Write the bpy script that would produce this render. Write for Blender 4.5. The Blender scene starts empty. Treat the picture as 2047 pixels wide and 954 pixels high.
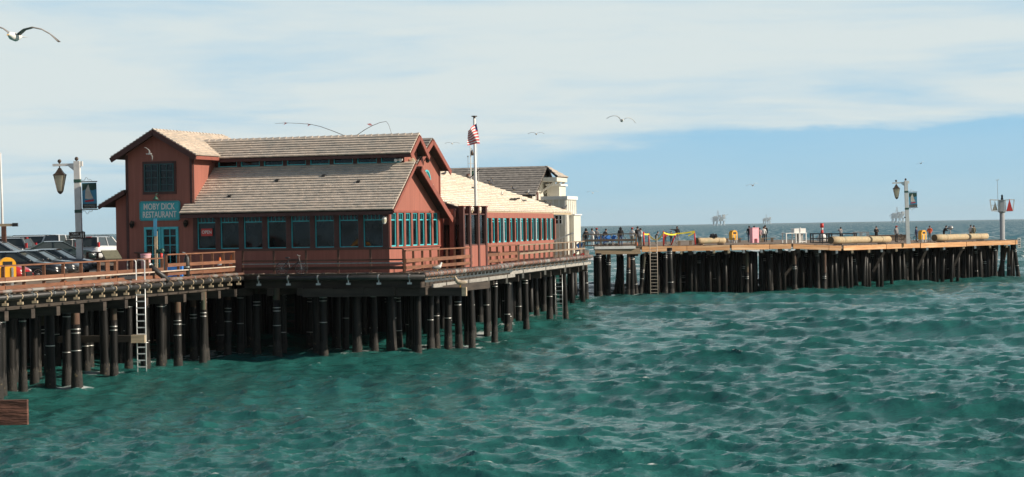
import bpy, math, random
import numpy as np
from mathutils import Vector, Matrix
sc = bpy.context.scene
col = sc.collection
rnd = random.Random(11)
R2 = math.radians

# ------------------------------------------------------------------ camera
F, CX, CY, CAMZ = 4000.0, 1023.5, 477.0, 6.6
_r, _p = R2(0.931), 24.2/4000
FW = Vector((0, math.cos(_p), -math.sin(_p))); U0 = Vector((0, math.sin(_p), math.cos(_p))); X0 = Vector((1, 0, 0))
RT = X0*math.cos(_r) - U0*math.sin(_r); UP = U0*math.cos(_r) + X0*math.sin(_r)
CAM = Vector((0, 0, CAMZ))
cd = bpy.data.cameras.new('camera'); cam = bpy.data.objects.new('camera', cd); col.objects.link(cam)
cd.sensor_width = 36; cd.lens = F/2047*36; cd.clip_start = 0.5; cd.clip_end = 40000
cam.matrix_world = Matrix(((RT.x, UP.x, -FW.x, 0), (RT.y, UP.y, -FW.y, 0), (RT.z, UP.z, -FW.z, CAMZ), (0, 0, 0, 1)))
sc.camera = cam

# ------------------------------------------------------------------ sky, sun, exposure
SUN_EL, SUN_AZ = 26.0, -9.5          # azimuth measured from +X towards +Y
world = bpy.data.worlds.new('World'); sc.world = world; world.use_nodes = True
nt = world.node_tree; nt.nodes.clear()
def wn(t, **k):
    n = nt.nodes.new(t)
    for a, b in k.items(): setattr(n, a, b)
    return n
def wl(a, b): nt.links.new(a, b)
def wmath(op, a, b=None, c=None):
    n = wn('ShaderNodeMath', operation=op)
    for i, v in enumerate((a, b, c)):
        if v is None: continue
        if isinstance(v, (int, float)): n.inputs[i].default_value = v
        else: wl(v, n.inputs[i])
    return n.outputs[0]
def wmix(f, a, b):
    n = wn('ShaderNodeMix', data_type='RGBA')
    for s, v in ((n.inputs[0], f), (n.inputs[6], a), (n.inputs[7], b)):
        if isinstance(v, (int, float)): s.default_value = v
        elif isinstance(v, tuple): s.default_value = v
        else: wl(v, s)
    return n.outputs[2]
def wrange(v, a, b, c, d):
    n = wn('ShaderNodeMapRange', interpolation_type='SMOOTHSTEP')
    wl(v, n.inputs[0])
    for i, x in enumerate((a, b, c, d)): n.inputs[i+1].default_value = x
    return n.outputs[0]
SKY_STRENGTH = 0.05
sky = wn('ShaderNodeTexSky', sky_type='NISHITA', sun_disc=False)
sky.sun_elevation = R2(SUN_EL); sky.sun_rotation = R2(90-SUN_AZ)
sky.air_density = 1.0; sky.dust_density = 0.6; sky.ozone_density = 1.5
tc = wn('ShaderNodeTexCoord'); sx = wn('ShaderNodeSeparateXYZ'); wl(tc.outputs['Generated'], sx.inputs[0])
vx, vy, vz = sx.outputs
# clouds live on a high flat layer: direction / (z + k)
den = wmath('ADD', wmath('MAXIMUM', vz, 0.0), 0.06)
cmb = wn('ShaderNodeCombineXYZ'); wl(wmath('DIVIDE', vx, den), cmb.inputs[0]); wl(wmath('DIVIDE', vy, den), cmb.inputs[1])
def wnoise(scale, detail, vec, rough=.55, dist=0.0):
    n = wn('ShaderNodeTexNoise'); n.inputs['Scale'].default_value = scale; n.inputs['Detail'].default_value = detail
    n.inputs['Roughness'].default_value = rough; n.inputs['Distortion'].default_value = dist
    wl(vec, n.inputs['Vector']); return n.outputs['Fac']
n1 = wnoise(0.42, 5, cmb.outputs[0], .5, .6)
n2 = wnoise(1.6, 6, cmb.outputs[0], .6, .4)
az = wmath('ARCTAN2', vx, vy)
edge = wmath('ADD', wmath('MULTIPLY', wmath('SINE', wmath('MULTIPLY', az, 2.2)), 0.031), 0.0345)
stn = wn('ShaderNodeMapping'); stn.inputs['Scale'].default_value = (9, 9, 34); wl(tc.outputs['Generated'], stn.inputs[0])
n3 = wnoise(1.0, 6, stn.outputs[0], .55, .2)
edge = wmath('ADD', edge, wmath('MULTIPLY', wmath('SUBTRACT', n3, 0.5), 0.030))
below = wmath('SUBTRACT', edge, vz)
soft = wrange(az, -0.10, 0.12, 0.013, 0.0022)
dv = wmath('DIVIDE', below, soft)
clear = wrange(dv, -1.0, 1.0, 0.0, 1.0)
cl = wmath('ADD', wmath('MULTIPLY', n1, 0.75), wmath('MULTIPLY', n2, 0.25))
cmask = wrange(cl, 0.30, 0.55, 0.18, 0.97)
cmask = wmath('MULTIPLY', cmask, wmath('SUBTRACT', 1.0, wmath('MULTIPLY', clear, 0.90)))
cmask = wmath('MULTIPLY', cmask, wrange(vz, 0.14, 0.46, 1.0, 0.05))      # clouds thinned above the frame to weaken fill on shaded walls
CK = 1/SKY_STRENGTH
def C(r, g, b, k=1.0): return (r*k, g*k, b*k, 1)
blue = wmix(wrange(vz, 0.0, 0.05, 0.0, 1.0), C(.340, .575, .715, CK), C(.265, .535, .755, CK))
base = wmix(wrange(vz, 0.14, 0.42, 0.80, 0.0), sky.outputs[0], blue)                      # haze tint over the clear sky, faded overhead for darker fill
final = wmix(cmask, base, C(.575, .640, .640, CK))
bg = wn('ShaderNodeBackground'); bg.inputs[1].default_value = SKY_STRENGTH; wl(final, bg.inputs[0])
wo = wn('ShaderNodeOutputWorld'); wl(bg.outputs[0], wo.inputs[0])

sd = bpy.data.lights.new('sun', 'SUN'); sun = bpy.data.objects.new('sun', sd); col.objects.link(sun)
sd.energy = 5.0; sd.angle = R2(0.6); sd.color = (1.0, .89, .74)
_e, _a = R2(SUN_EL), R2(SUN_AZ)
SUND = Vector((math.cos(_e)*math.cos(_a), math.cos(_e)*math.sin(_a), math.sin(_e)))
sun.rotation_euler = SUND.to_track_quat('Z', 'Y').to_euler()
vs = sc.view_settings; vs.view_transform = 'Standard'; vs.look = 'None'; vs.exposure = 0.3; vs.gamma = 1; vs.use_curve_mapping = False

# ------------------------------------------------------------------ projection helpers (photo pixel + real depth -> place)
def ray(px, py): return FW + RT*((px-CX)/F) + UP*((CY-py)/F)
def at(px, py, d):
    v = ray(px, py); return CAM + v*(d/v.y)
def on(px, py, z):
    v = ray(px, py); return CAM + v*((z-CAMZ)/v.z)
def pt(px, d, z):
    a = at(px, 477, d); b = at(px, 478, d); t = (z-a.z)/(b.z-a.z); return a + (b-a)*t

# ------------------------------------------------------------------ materials
M = {}
def mat(name, c, rough=.7, var=.25, scale=3.0, stretch=(1, 1, 1), bump=0.0, bscale=None, metal=0.0, rand=0.0, c2=None, c2t=(.5, .62), c2s=1.0, spec=.5, emit=None, detail=5):
    m = bpy.data.materials.new(name); m.use_nodes = True; t = m.node_tree; N = t.nodes; L = t.links
    b = N['Principled BSDF']; b.inputs['Roughness'].default_value = rough; b.inputs['Metallic'].default_value = metal
    b.inputs['Specular IOR Level'].default_value = spec
    tx = N.new('ShaderNodeTexCoord'); mp = N.new('ShaderNodeMapping'); mp.inputs['Scale'].default_value = stretch
    L.new(tx.outputs['Object'], mp.inputs[0])
    ns = N.new('ShaderNodeTexNoise'); ns.inputs['Scale'].default_value = scale; ns.inputs['Detail'].default_value = detail; L.new(mp.outputs[0], ns.inputs['Vector'])
    rp = N.new('ShaderNodeValToRGB'); L.new(ns.outputs['Fac'], rp.inputs[0])
    rp.color_ramp.elements[0].position = .3; rp.color_ramp.elements[1].position = .72
    rp.color_ramp.elements[0].color = (c[0]*(1-var), c[1]*(1-var), c[2]*(1-var), 1)
    rp.color_ramp.elements[1].color = (min(1, c[0]*(1+var)), min(1, c[1]*(1+var)), min(1, c[2]*(1+var)), 1)
    out = rp.outputs[0]
    if c2:
        n2 = N.new('ShaderNodeTexNoise'); n2.inputs['Scale'].default_value = c2s; n2.inputs['Detail'].default_value = 6; L.new(mp.outputs[0], n2.inputs['Vector'])
        r2 = N.new('ShaderNodeValToRGB'); r2.color_ramp.elements[0].position, r2.color_ramp.elements[1].position = c2t; L.new(n2.outputs['Fac'], r2.inputs[0])
        mx = N.new('ShaderNodeMix'); mx.data_type = 'RGBA'; L.new(r2.outputs[0], mx.inputs[0]); L.new(out, mx.inputs[6]); mx.inputs[7].default_value = (*c2, 1); out = mx.outputs[2]
    if rand:
        oi = N.new('ShaderNodeObjectInfo'); mr = N.new('ShaderNodeMapRange'); L.new(oi.outputs['Random'], mr.inputs[0])
        mr.inputs[3].default_value = 1-rand; mr.inputs[4].default_value = 1+rand
        hs = N.new('ShaderNodeHueSaturation'); L.new(mr.outputs[0], hs.inputs['Value']); L.new(out, hs.inputs['Color']); out = hs.outputs[0]
    L.new(out, b.inputs['Base Color'])
    if bump:
        bn = N.new('ShaderNodeBump'); bn.inputs['Strength'].default_value = bump; bn.inputs['Distance'].default_value = .03
        if bscale:
            n3 = N.new('ShaderNodeTexNoise'); n3.inputs['Scale'].default_value = bscale; n3.inputs['Detail'].default_value = 4; L.new(mp.outputs[0], n3.inputs['Vector']); L.new(n3.outputs['Fac'], bn.inputs['Height'])
        else: L.new(ns.outputs['Fac'], bn.inputs['Height'])
        L.new(bn.outputs[0], b.inputs['Normal'])
    if emit:
        b.inputs['Emission Color'].default_value = (*emit, 1); b.inputs['Emission Strength'].default_value = 1
    M[name] = m; return m
mat('red_wall', (.315, .108, .076), .75, .16, 1.2, (6, 6, .35), .25, 14, c2=(.26, .088, .062), c2t=(.52, .75), c2s=.6)
mat('red_trim', (.25, .070, .048), .65, .15, 3, (1, 1, 1))
mat('dark_trim', (.085, .031, .025), .7, .2, 3)
mat('teal', (.07, .50, .55), .5, .12, 6)
mat('teal_dark', (.015, .07, .075), .5, .12, 6)
mat('shake_front', (.60, .505, .415), .9, .16, 2.2, (1.5, 1.5, 1.5), .3, 20, rand=.06, c2=(.47, .42, .36), c2t=(.45, .7), c2s=.9)
mat('shake_pale', (.70, .61, .49), .9, .25, 2.0, (1.5, 1.5, 1.5), .3, 20, rand=.08, c2=(.74, .70, .62), c2t=(.5, .7), c2s=.7)
mat('shake_grey', (.27, .245, .22), .9, .30, 2.0, (1.5, 1.5, 1.5), .3, 20, rand=.14)
mat('roof_board', (.045, .03, .024), .9, .2, 3)
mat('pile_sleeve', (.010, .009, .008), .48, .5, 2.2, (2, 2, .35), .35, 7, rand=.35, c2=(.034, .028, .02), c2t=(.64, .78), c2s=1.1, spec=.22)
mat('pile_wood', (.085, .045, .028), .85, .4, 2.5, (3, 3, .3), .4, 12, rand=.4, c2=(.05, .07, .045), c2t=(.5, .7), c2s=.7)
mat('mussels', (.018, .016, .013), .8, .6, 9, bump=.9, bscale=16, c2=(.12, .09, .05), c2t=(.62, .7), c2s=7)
mat('band', (.68, .66, .62), .38, .2, 6, metal=.6, rand=.15)
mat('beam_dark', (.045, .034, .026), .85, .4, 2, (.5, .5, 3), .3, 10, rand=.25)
mat('beam_grey', (.30, .28, .25), .8, .25, 3, (.6, .6, 2), .2, 10, rand=.1)
mat('deck_wood', (.20, .15, .11), .9, .3, 3, (1, .2, 1), .3, 12)
mat('fascia_new', (.48, .245, .105), .75, .22, 2.0, (.35, .35, 5), .2, 10, rand=.14, c2=(.58, .38, .22), c2t=(.52, .72), c2s=.8)
mat('fascia_old', (.30, .215, .135), .8, .25, 2.0, (.35, .35, 5), .25, 10, rand=.12)
mat('plank_end', (.17, .13, .10), .9, .5, 3, rand=.1)
mat('rail_wood', (.185, .077, .040), .78, .25, 3, (.5, .5, 3), .2, 10, rand=.16)
mat('rail_dark', (.10, .045, .030), .8, .3, 3, (.5, .5, 3), .2, 10, rand=.2)  # darker rail timber; on the railings, shade put into the colour
mat('rail_grey', (.25, .18, .125), .8, .3, 3, (.5, .5, 3), .2, 10, rand=.2)
mat('pipe_brown', (.17, .085, .06), .6, .25, 2, c2=(.26, .24, .22), c2t=(.5, .62), c2s=1.0)
mat('pipe_black', (.03, .028, .027), .5, .3, 3)
mat('pipe_pale', (.55, .45, .36), .5, .2, 3)
mat('galv', (.42, .43, .42), .42, .2, 6, metal=.65)
mat('alum', (.72, .72, .70), .4, .12, 6, metal=.35)
mat('white_paint', (.72, .71, .68), .55, .08, 3, c2=(.55, .53, .49), c2t=(.55, .8), c2s=2)
mat('cream_wall', (.62, .585, .50), .7, .08, 2, (5, 5, .5), .15, 12)
mat('grey_paint', (.33, .34, .345), .55, .12, 4)
mat('grey_wall', (.30, .30, .29), .7, .12, 3)
mat('black_metal', (.02, .02, .022), .45, .3, 5)
mat('bronze', (.075, .05, .035), .5, .3, 6, metal=.4)
mat('green_metal', (.025, .085, .06), .5, .2, 6)
m = mat('lamp_glass', (.78, .74, .62), .25, .08, 4)
_t = m.node_tree; _b = _t.nodes['Principled BSDF']; _tr = _t.nodes.new('ShaderNodeBsdfTranslucent'); _tr.inputs[0].default_value = (.85, .82, .70, 1); _mx = _t.nodes.new('ShaderNodeMixShader'); _mx.inputs[0].default_value = .75
_t.links.new(_b.outputs[0], _mx.inputs[1]); _t.links.new(_tr.outputs[0], _mx.inputs[2]); _t.links.new(_mx.outputs[0], _t.nodes['Material Output'].inputs[0])
mat('red_plastic', (.62, .035, .025), .45, .1, 4)
mat('orange_plastic', (.72, .15, .03), .5, .1, 4)
mat('yellow_plastic', (.88, .42, .02), .45, .08, 4)
mat('tape_yellow', (.80, .66, .04), .5, .1, 6)
mat('pink_plastic', (.86, .40, .46), .55, .1, 4)
mat('blue_cloth', (.03, .18, .55), .8, .2, 5)
mat('rubber', (.016, .016, .016), .75, .2, 6)
mat('chrome', (.6, .6, .6), .25, .1, 6, metal=.9)
mat('sign_brown', (.045, .026, .018), .6, .15, 4)
mat('sign_teal', (.04, .42, .46), .55, .10, 3)
mat('sign_white', (.78, .76, .70), .6, .05, 3)
mat('banner_blue', (.06, .27, .43), .6, .15, 3)
mat('banner_dark', (.02, .035, .04), .6, .2, 3)
mat('banner_green', (.02, .07, .05), .6, .2, 3)
mat('sail', (.60, .56, .48), .7, .1, 3)
mat('log_wood', (.44, .335, .20), .85, .22, 2, (.3, 3, 3), .25, 10, c2=(.35, .33, .22), c2t=(.5, .7), c2s=.7)
mat('log_end', (.10, .085, .05), .9, .3, 6)
mat('tan_wood', (.46, .36, .24), .85, .25, 3, (.5, 3, 3), .2, 10)
mat('near_board', (.125, .050, .032), .85, .55, 3.2, (1.2, 5, 9), .9, 7, c2=(.27, .13, .08), c2t=(.56, .66), c2s=1.6, detail=9)
mat('flag_red', (.60, .05, .06), .85, .1, 4)
mat('flag_white', (.80, .78, .75), .85, .05, 4)
mat('flag_blue', (.05, .07, .22), .85, .1, 4)
mat('gull_white', (.74, .72, .68), .9, .08, 12)
mat('gull_grey', (.27, .25, .235), .9, .2, 9)
mat('gull_dark', (.085, .07, .06), .9, .3, 9)
mat('beak', (.60, .35, .06), .6, .1, 9)
mat('pigeon', (.10, .10, .11), .9, .3, 9)
mat('pelican', (.42, .34, .25), .9, .3, 9)
mat('skin', (.46, .27, .19), .6, .1, 6)
mat('hair_dark', (.022, .016, .013), .7, .3, 9)
mat('eye', (.03, .02, .02), .4, .1, 9)
mat('rig_steel_hazed', (.55, .61, .64), .8, .25, .05)  # pale bluish steel: distance haze partly put into the colour
mat('kelp_pink', (.62, .25, .25), .7, .1, 6)
mat('arch_glass', (.05, .20, .19), .2, .1, 3)
for n, c in dict(black=(.018, .018, .020), charcoal=(.05, .05, .055), grey=(.23, .23, .24), white=(.68, .67, .65), red=(.45, .05, .035), orange=(.78, .12, .03), navy=(.03, .045, .10), jeans=(.06, .10, .20), khaki=(.28, .235, .16), teal=(.10, .24, .24), olive=(.13, .125, .085), pinkish=(.55, .33, .33)).items():
    mat('cloth_'+n, c, .9, .2, 8)
for n, c in dict(black=(.012, .013, .015), charcoal=(.035, .04, .044), silver=(.36, .37, .38), white=(.66, .67, .67), red=(.45, .018, .022), grey=(.13, .14, .15), green=(.02, .035, .035)).items():
    m = mat('paint_'+n, c, .28, .05, 2); m.node_tree.nodes['Principled BSDF'].inputs['Coat Weight'].default_value = .6
mat('car_glass', (.045, .058, .060), .06, .1, 2)
mat('car_trim', (.02, .02, .02), .5, .1, 4)
mat('tail_red', (.55, .02, .02), .3, .1, 4)
mat('head_lens', (.65, .66, .66), .2, .1, 4)

def glass_mat(name, base, ripple):
    m = bpy.data.materials.new(name); m.use_nodes = True; t = m.node_tree; b = t.nodes['Principled BSDF']
    b.inputs['Roughness'].default_value = .03; b.inputs['IOR'].default_value = 1.5; b.inputs['Specular IOR Level'].default_value = .28
    tx = t.nodes.new('ShaderNodeTexCoord'); n = t.nodes.new('ShaderNodeTexNoise'); n.inputs['Scale'].default_value = 1.3; n.inputs['Detail'].default_value = 5
    t.links.new(tx.outputs['Object'], n.inputs['Vector']); oi = t.nodes.new('ShaderNodeObjectInfo')
    ad = t.nodes.new('ShaderNodeVectorMath'); ad.operation = 'ADD'; t.links.new(tx.outputs['Object'], ad.inputs[0]); t.links.new(oi.outputs['Location'], ad.inputs[1]); t.links.new(ad.outputs[0], n.inputs['Vector'])
    r = t.nodes.new('ShaderNodeValToRGB'); r.color_ramp.elements[0].position = .42; r.color_ramp.elements[1].position = .68
    r.color_ramp.elements[0].color = (*base, 1); r.color_ramp.elements[1].color = (base[0]*4+.010, base[1]*4+.010, base[2]*4+.009, 1)
    t.links.new(n.outputs['Fac'], r.inputs[0]); t.links.new(r.outputs[0], b.inputs['Base Color'])
    bm = t.nodes.new('ShaderNodeBump'); bm.inputs['Strength'].default_value = ripple; bm.inputs['Distance'].default_value = .05; n9 = t.nodes.new('ShaderNodeTexNoise'); n9.inputs['Scale'].default_value = .9; n9.inputs['Detail'].default_value = .5; t.links.new(ad.outputs[0], n9.inputs['Vector']); t.links.new(n9.outputs['Fac'], bm.inputs['Height']); t.links.new(bm.outputs[0], b.inputs['Normal'])
    M[name] = m
glass_mat('window_glass', (.002, .0025, .0025), .6)
m = bpy.data.materials.new('clear_glass'); m.use_nodes = True; M['clear_glass'] = m
t = m.node_tree; t.nodes.clear(); o_ = t.nodes.new('ShaderNodeOutputMaterial'); mx = t.nodes.new('ShaderNodeMixShader'); fr = t.nodes.new('ShaderNodeFresnel'); fr.inputs[0].default_value = 1.6
tr = t.nodes.new('ShaderNodeBsdfTransparent'); tr.inputs[0].default_value = (.72, .80, .82, 1); gl = t.nodes.new('ShaderNodeBsdfGlossy'); gl.inputs['Roughness'].default_value = .03
t.links.new(fr.outputs[0], mx.inputs[0]); t.links.new(tr.outputs[0], mx.inputs[1]); t.links.new(gl.outputs[0], mx.inputs[2]); t.links.new(mx.outputs[0], o_.inputs[0])

# ------------------------------------------------------------------ mesh building helpers
class MB:
    def __init__(s): s.v = []; s.f = []; s.mi = []; s.cur = 0
    def add(s, vs, fs):
        o = len(s.v); s.v += [tuple(x) for x in vs]
        for f in fs: s.f.append(tuple(i+o for i in f)); s.mi.append(s.cur)
        return s
    def box(s, x0, x1, y0, y1, z0, z1):
        return s.add([(x0, y0, z0), (x1, y0, z0), (x1, y1, z0), (x0, y1, z0), (x0, y0, z1), (x1, y0, z1), (x1, y1, z1), (x0, y1, z1)],
                     [(0, 3, 2, 1), (4, 5, 6, 7), (0, 1, 5, 4), (1, 2, 6, 5), (2, 3, 7, 6), (3, 0, 4, 7)])
    def cbox(s, c, d): return s.box(c[0]-d[0]/2, c[0]+d[0]/2, c[1]-d[1]/2, c[1]+d[1]/2, c[2]-d[2]/2, c[2]+d[2]/2)
    def bar(s, a, b, w, h, up=(0, 0, 1)):
        a = Vector(a); b = Vector(b); t = (b-a).normalized(); u = Vector(up)
        if abs(t.dot(u)) > .98: u = Vector((1, 0, 0))
        sd = t.cross(u).normalized(); u = sd.cross(t).normalized(); sd = sd*(w/2); u = u*(h/2)
        return s.add([a-sd-u, a+sd-u, a+sd+u, a-sd+u, b-sd-u, b+sd-u, b+sd+u, b-sd+u],
                     [(0, 1, 2, 3), (7, 6, 5, 4), (0, 4, 5, 1), (1, 5, 6, 2), (2, 6, 7, 3), (3, 7, 4, 0)])
    def tube(s, pts, rs, n=8, caps=True):
        pts = [Vector(p) for p in pts]
        if isinstance(rs, (int, float)): rs = [rs]*len(pts)
        vs = []; fs = []
        ref = None
        for i, p in enumerate(pts):
            t = (pts[min(i+1, len(pts)-1)]-pts[max(i-1, 0)]).normalized()
            if ref is None: ref = Vector((1, 0, 0)) if abs(t.x) < .9 else Vector((0, 1, 0))
            a = (ref-t*ref.dot(t)).normalized(); b = t.cross(a); ref = a
            for k in range(n):
                an = 2*math.pi*k/n; vs.append(p+(a*math.cos(an)+b*math.sin(an))*rs[i])
        for i in range(len(pts)-1):
            for k in range(n): fs.append((i*n+k, i*n+(k+1) % n, (i+1)*n+(k+1) % n, (i+1)*n+k))
        if caps: fs.append(tuple(range(n-1, -1, -1))); fs.append(tuple((len(pts)-1)*n+k for k in range(n)))
        return s.add(vs, fs)
    def prism(s, poly, off):
        """extrude a closed 3-D polygon by vector off"""
        n = len(poly); off = Vector(off); vs = [Vector(p) for p in poly]+[Vector(p)+off for p in poly]
        return s.add(vs, [tuple(range(n-1, -1, -1)), tuple(range(n, 2*n))]+[(i, (i+1) % n, (i+1) % n+n, i+n) for i in range(n)])
    def ball(s, c, r, n=8, m=6, sq=(1, 1, 1)):
        vs = [(c[0], c[1], c[2]+r*sq[2])]; fs = []
        for i in range(1, m):
            th = math.pi*i/m
            for k in range(n):
                ph = 2*math.pi*k/n; vs.append((c[0]+r*sq[0]*math.sin(th)*math.cos(ph), c[1]+r*sq[1]*math.sin(th)*math.sin(ph), c[2]+r*sq[2]*math.cos(th)))
        vs.append((c[0], c[1], c[2]-r*sq[2])); L = len(vs)-1
        for k in range(n): fs.append((0, 1+k, 1+(k+1) % n)); fs.append((L, L-n+(k+1) % n, L-n+k))
        for i in range(m-2):
            for k in range(n): fs.append((1+i*n+k, 1+(i+1)*n+k, 1+(i+1)*n+(k+1) % n, 1+i*n+(k+1) % n))
        return s.add(vs, fs)
    def mesh(s, name, mats, smooth=False):
        me = bpy.data.meshes.new(name); me.from_pydata(s.v, [], s.f)
        for mm in (mats if isinstance(mats, (list, tuple)) else [mats]): me.materials.append(M[mm])
        if len(set(s.mi)) > 1: me.polygons.foreach_set('material_index', s.mi)
        if smooth: me.polygons.foreach_set('use_smooth', [True]*len(me.polygons))
        me.update(); return me
    def build(s, name, mats, parent=None, smooth=False, loc=None, kind=None):
        return link(name, s.mesh(name, mats, smooth), parent, loc, kind)
def link(name, me, parent=None, loc=None, kind=None):
    o = bpy.data.objects.new(name, me); col.objects.link(o)
    if parent: o.parent = parent
    if loc is not None: o.location = loc
    if kind: o['kind'] = kind
    return o
def thing(name, label, cat, loc=(0, 0, 0), rz=0.0, group=None):
    o = bpy.data.objects.new(name, None); col.objects.link(o); o.location = loc; o.rotation_euler = (0, 0, rz); o.empty_display_size = .3
    o['label'] = label; o['category'] = cat
    if group: o['group'] = group
    return o
def tag(o, label, cat, group=None):
    o['label'] = label; o['category'] = cat
    if group: o['group'] = group
    return o
def copy_tree(o, parent=None):
    c = o.copy(); col.objects.link(c); c.parent = parent
    for ch in list(o.children): copy_tree(ch, c)
    return c
def text(name, s, size, mname, parent, loc, rot, xs=1.0, depth=.006, bold=0.0, font_shear=0):
    cu = bpy.data.curves.new(name, 'FONT'); cu.body = s; cu.size = size; cu.align_x = 'CENTER'; cu.align_y = 'CENTER'; cu.extrude = depth; cu.offset = bold; cu.resolution_u = 3
    tmp = bpy.data.objects.new('tmp', cu); col.objects.link(tmp)
    me = bpy.data.meshes.new_from_object(tmp.evaluated_get(bpy.context.evaluated_depsgraph_get()))
    bpy.data.objects.remove(tmp); me.materials.clear(); me.materials.append(M[mname])
    o = link(name, me, parent, loc); o.rotation_euler = rot; o.scale = (xs, 1, 1); return o

# ------------------------------------------------------------------ sea
def build_sea():
    g = np.random.default_rng(5)
    ys = [22.0]
    while ys[-1] < 11500:
        y = ys[-1]; ys.append(y + (0.155*(max(y, 40)/55)**1.25 if y < 520 else y*.06))
    ys = np.array(ys); nc = 640
    s = np.linspace(-1, 1, nc)
    hw = .285*ys+16
    X = s[None, :]*hw[:, None]; Y = np.repeat(ys[:, None], nc, 1)
    dxl = (2*hw/nc)[:, None]; dyl = np.gradient(ys)[:, None]; samp = np.maximum(dxl, dyl*.55)
    Z = np.zeros_like(X); DX = np.zeros_like(X); DY = np.zeros_like(X); J = np.zeros_like(X)
    comps = []
    # calmer water in the lee of the wharf (left), rougher outside
    lee = 1/(1+np.exp(-(X+4-(Y-70)*.12)/5.0)); lee = np.where(Y > 135, 1.0, lee)
    main = R2(248)                      # wind sea running towards the camera and a little left
    for lam, amp, spread, n in ((30, .095, 18, 4), (14, .050, 24, 7), (7.5, .034, 28, 10), (4.0, .026, 34, 14), (2.2, .0165, 40, 20), (1.2, .0085, 48, 26), (.7, .0058, 56, 26), (.42, .0036, 64, 26)):
        for i in range(n):
            comps.append((lam*g.uniform(.75, 1.35), amp*g.uniform(.55, 1.3), main+R2(spread)*g.normal()*.7, g.uniform(0, 6.28)))
    for lam, a, th, ph in comps:
        k = 2*math.pi/lam; kx, ky = k*math.cos(th), k*math.sin(th)
        w = np.clip((lam/(2.6*samp))-.6, 0, 1)
        w = w*((.45 if lam > 2.5 else .92)+(.55 if lam > 2.5 else .08)*lee)
        arg = kx*X+ky*Y+ph; c = np.cos(arg)*w*a; sn = np.sin(arg)*w*a
        Z += c; DX -= math.cos(th)*sn*1.05; DY -= math.sin(th)*sn*1.05; J += k*c*1.05
    fade = np.clip((900-Y)/500, 0, 1); Z *= fade

    # gusts: patches of rougher and calmer water
    co = np.stack([X+DX*fade, Y+DY*fade, Z], -1).reshape(-1, 3)
    nr = len(ys); idx = np.arange(nr*nc).reshape(nr, nc)
    quads = np.stack([idx[:-1, :-1], idx[:-1, 1:], idx[1:, 1:], idx[1:, :-1]], -1).reshape(-1, 4)
    # calm sheets left, right and behind the wedge of waves (outside the frame)
    ex = []; exf = []; b = len(co)
    yA, yB = ys[0], ys[-1]; hA, hB = hw[0], hw[-1]; W = 16000
    ex = [(-W, -9000, 0), (W, -9000, 0), (W, yA, 0), (-W, yA, 0), (-hA, yA, 0), (hA, yA, 0), (-hB, yB, 0), (hB, yB, 0), (-W, yB, 0), (W, yB, 0)]
    exf = [(0, 1, 2, 3), (3, 4, 6, 8), (5, 2, 9, 7)]
    co = np.vstack([co, np.array(ex)])
    quads = np.vstack([quads, np.array(exf)+b])
    me = bpy.data.meshes.new('sea'); me.vertices.add(len(co)); me.vertices.foreach_set('co', co.ravel())
    me.loops.add(quads.size); me.loops.foreach_set('vertex_index', quads.ravel().astype(np.int32))
    me.polygons.add(len(quads)); me.polygons.foreach_set('loop_start', np.arange(0, quads.size, 4, dtype=np.int32)); me.polygons.foreach_set('loop_total', np.full(len(quads), 4, np.int32))
    me.update(calc_edges=True); me.polygons.foreach_set('use_smooth', np.ones(len(quads), bool))
    fo = me.attributes.new('crest', 'FLOAT', 'POINT'); jj = np.zeros(len(co), np.float32); jj[:nr*nc] = (J*fade).ravel(); fo.data.foreach_set('value', jj)
    wa_ = np.zeros((nr, nc), np.float32)
    for k_, (x_, y_) in enumerate(placed):
        r0_, r1_ = np.searchsorted(ys, y_-1.6), np.searchsorted(ys, y_+1.6)
        if r1_ <= r0_: continue
        sub = np.hypot((X[r0_:r1_]-x_+.25)*.62, (Y[r0_:r1_]-y_)*1.0)
        wa_[r0_:r1_] = np.maximum(wa_[r0_:r1_], np.exp(-(sub/.80)**2)*(.22+.42*((k_*37) % 10)/10))
    jw = np.zeros(len(co), np.float32); jw[:nr*nc] = wa_.ravel(); fw_ = me.attributes.new('wash', 'FLOAT', 'POINT'); fw_.data.foreach_set('value', jw)
    m = bpy.data.materials.new('sea_water'); m.use_nodes = True; t = m.node_tree; N = t.nodes; L = t.links; bs = N['Principled BSDF']
    geo = N.new('ShaderNodeNewGeometry')
    def noise(sc_, st, det=4, rough=.6):
        mp = N.new('ShaderNodeMapping'); mp.inputs['Scale'].default_value = st; L.new(geo.outputs['Position'], mp.inputs[0])
        n = N.new('ShaderNodeTexNoise'); n.inputs['Scale'].default_value = sc_; n.inputs['Detail'].default_value = det; n.inputs['Roughness'].default_value = rough; L.new(mp.outputs[0], n.inputs['Vector']); return n.outputs['Fac']
    def rng(v, a, b_, c, d):
        n = N.new('ShaderNodeMapRange'); n.interpolation_type = 'SMOOTHSTEP'; L.new(v, n.inputs[0])
        for i, x in enumerate((a, b_, c, d)): n.inputs[i+1].default_value = x
        return n.outputs[0]
    def mth(op, a, b_):
        n = N.new('ShaderNodeMath'); n.operation = op
        for i, v in enumerate((a, b_)):
            if isinstance(v, (int, float)): n.inputs[i].default_value = v
            else: L.new(v, n.inputs[i])
        return n.outputs[0]
    def mix(f, a, b_):
        n = N.new('ShaderNodeMix'); n.data_type = 'RGBA'; L.new(f, n.inputs[0])
        for s_, v in ((n.inputs[6], a), (n.inputs[7], b_)):
            if isinstance(v, tuple): s_.default_value = v
            else: L.new(v, s_)
        return n.outputs[2]
    sep = N.new('ShaderNodeSeparateXYZ'); L.new(geo.outputs['Position'], sep.inputs[0])
    body = mix(rng(noise(.05, (1, .5, 1), 3), .35, .65, 0, 1), (.017, .112, .098, 1), (.028, .156, .140, 1))
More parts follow.
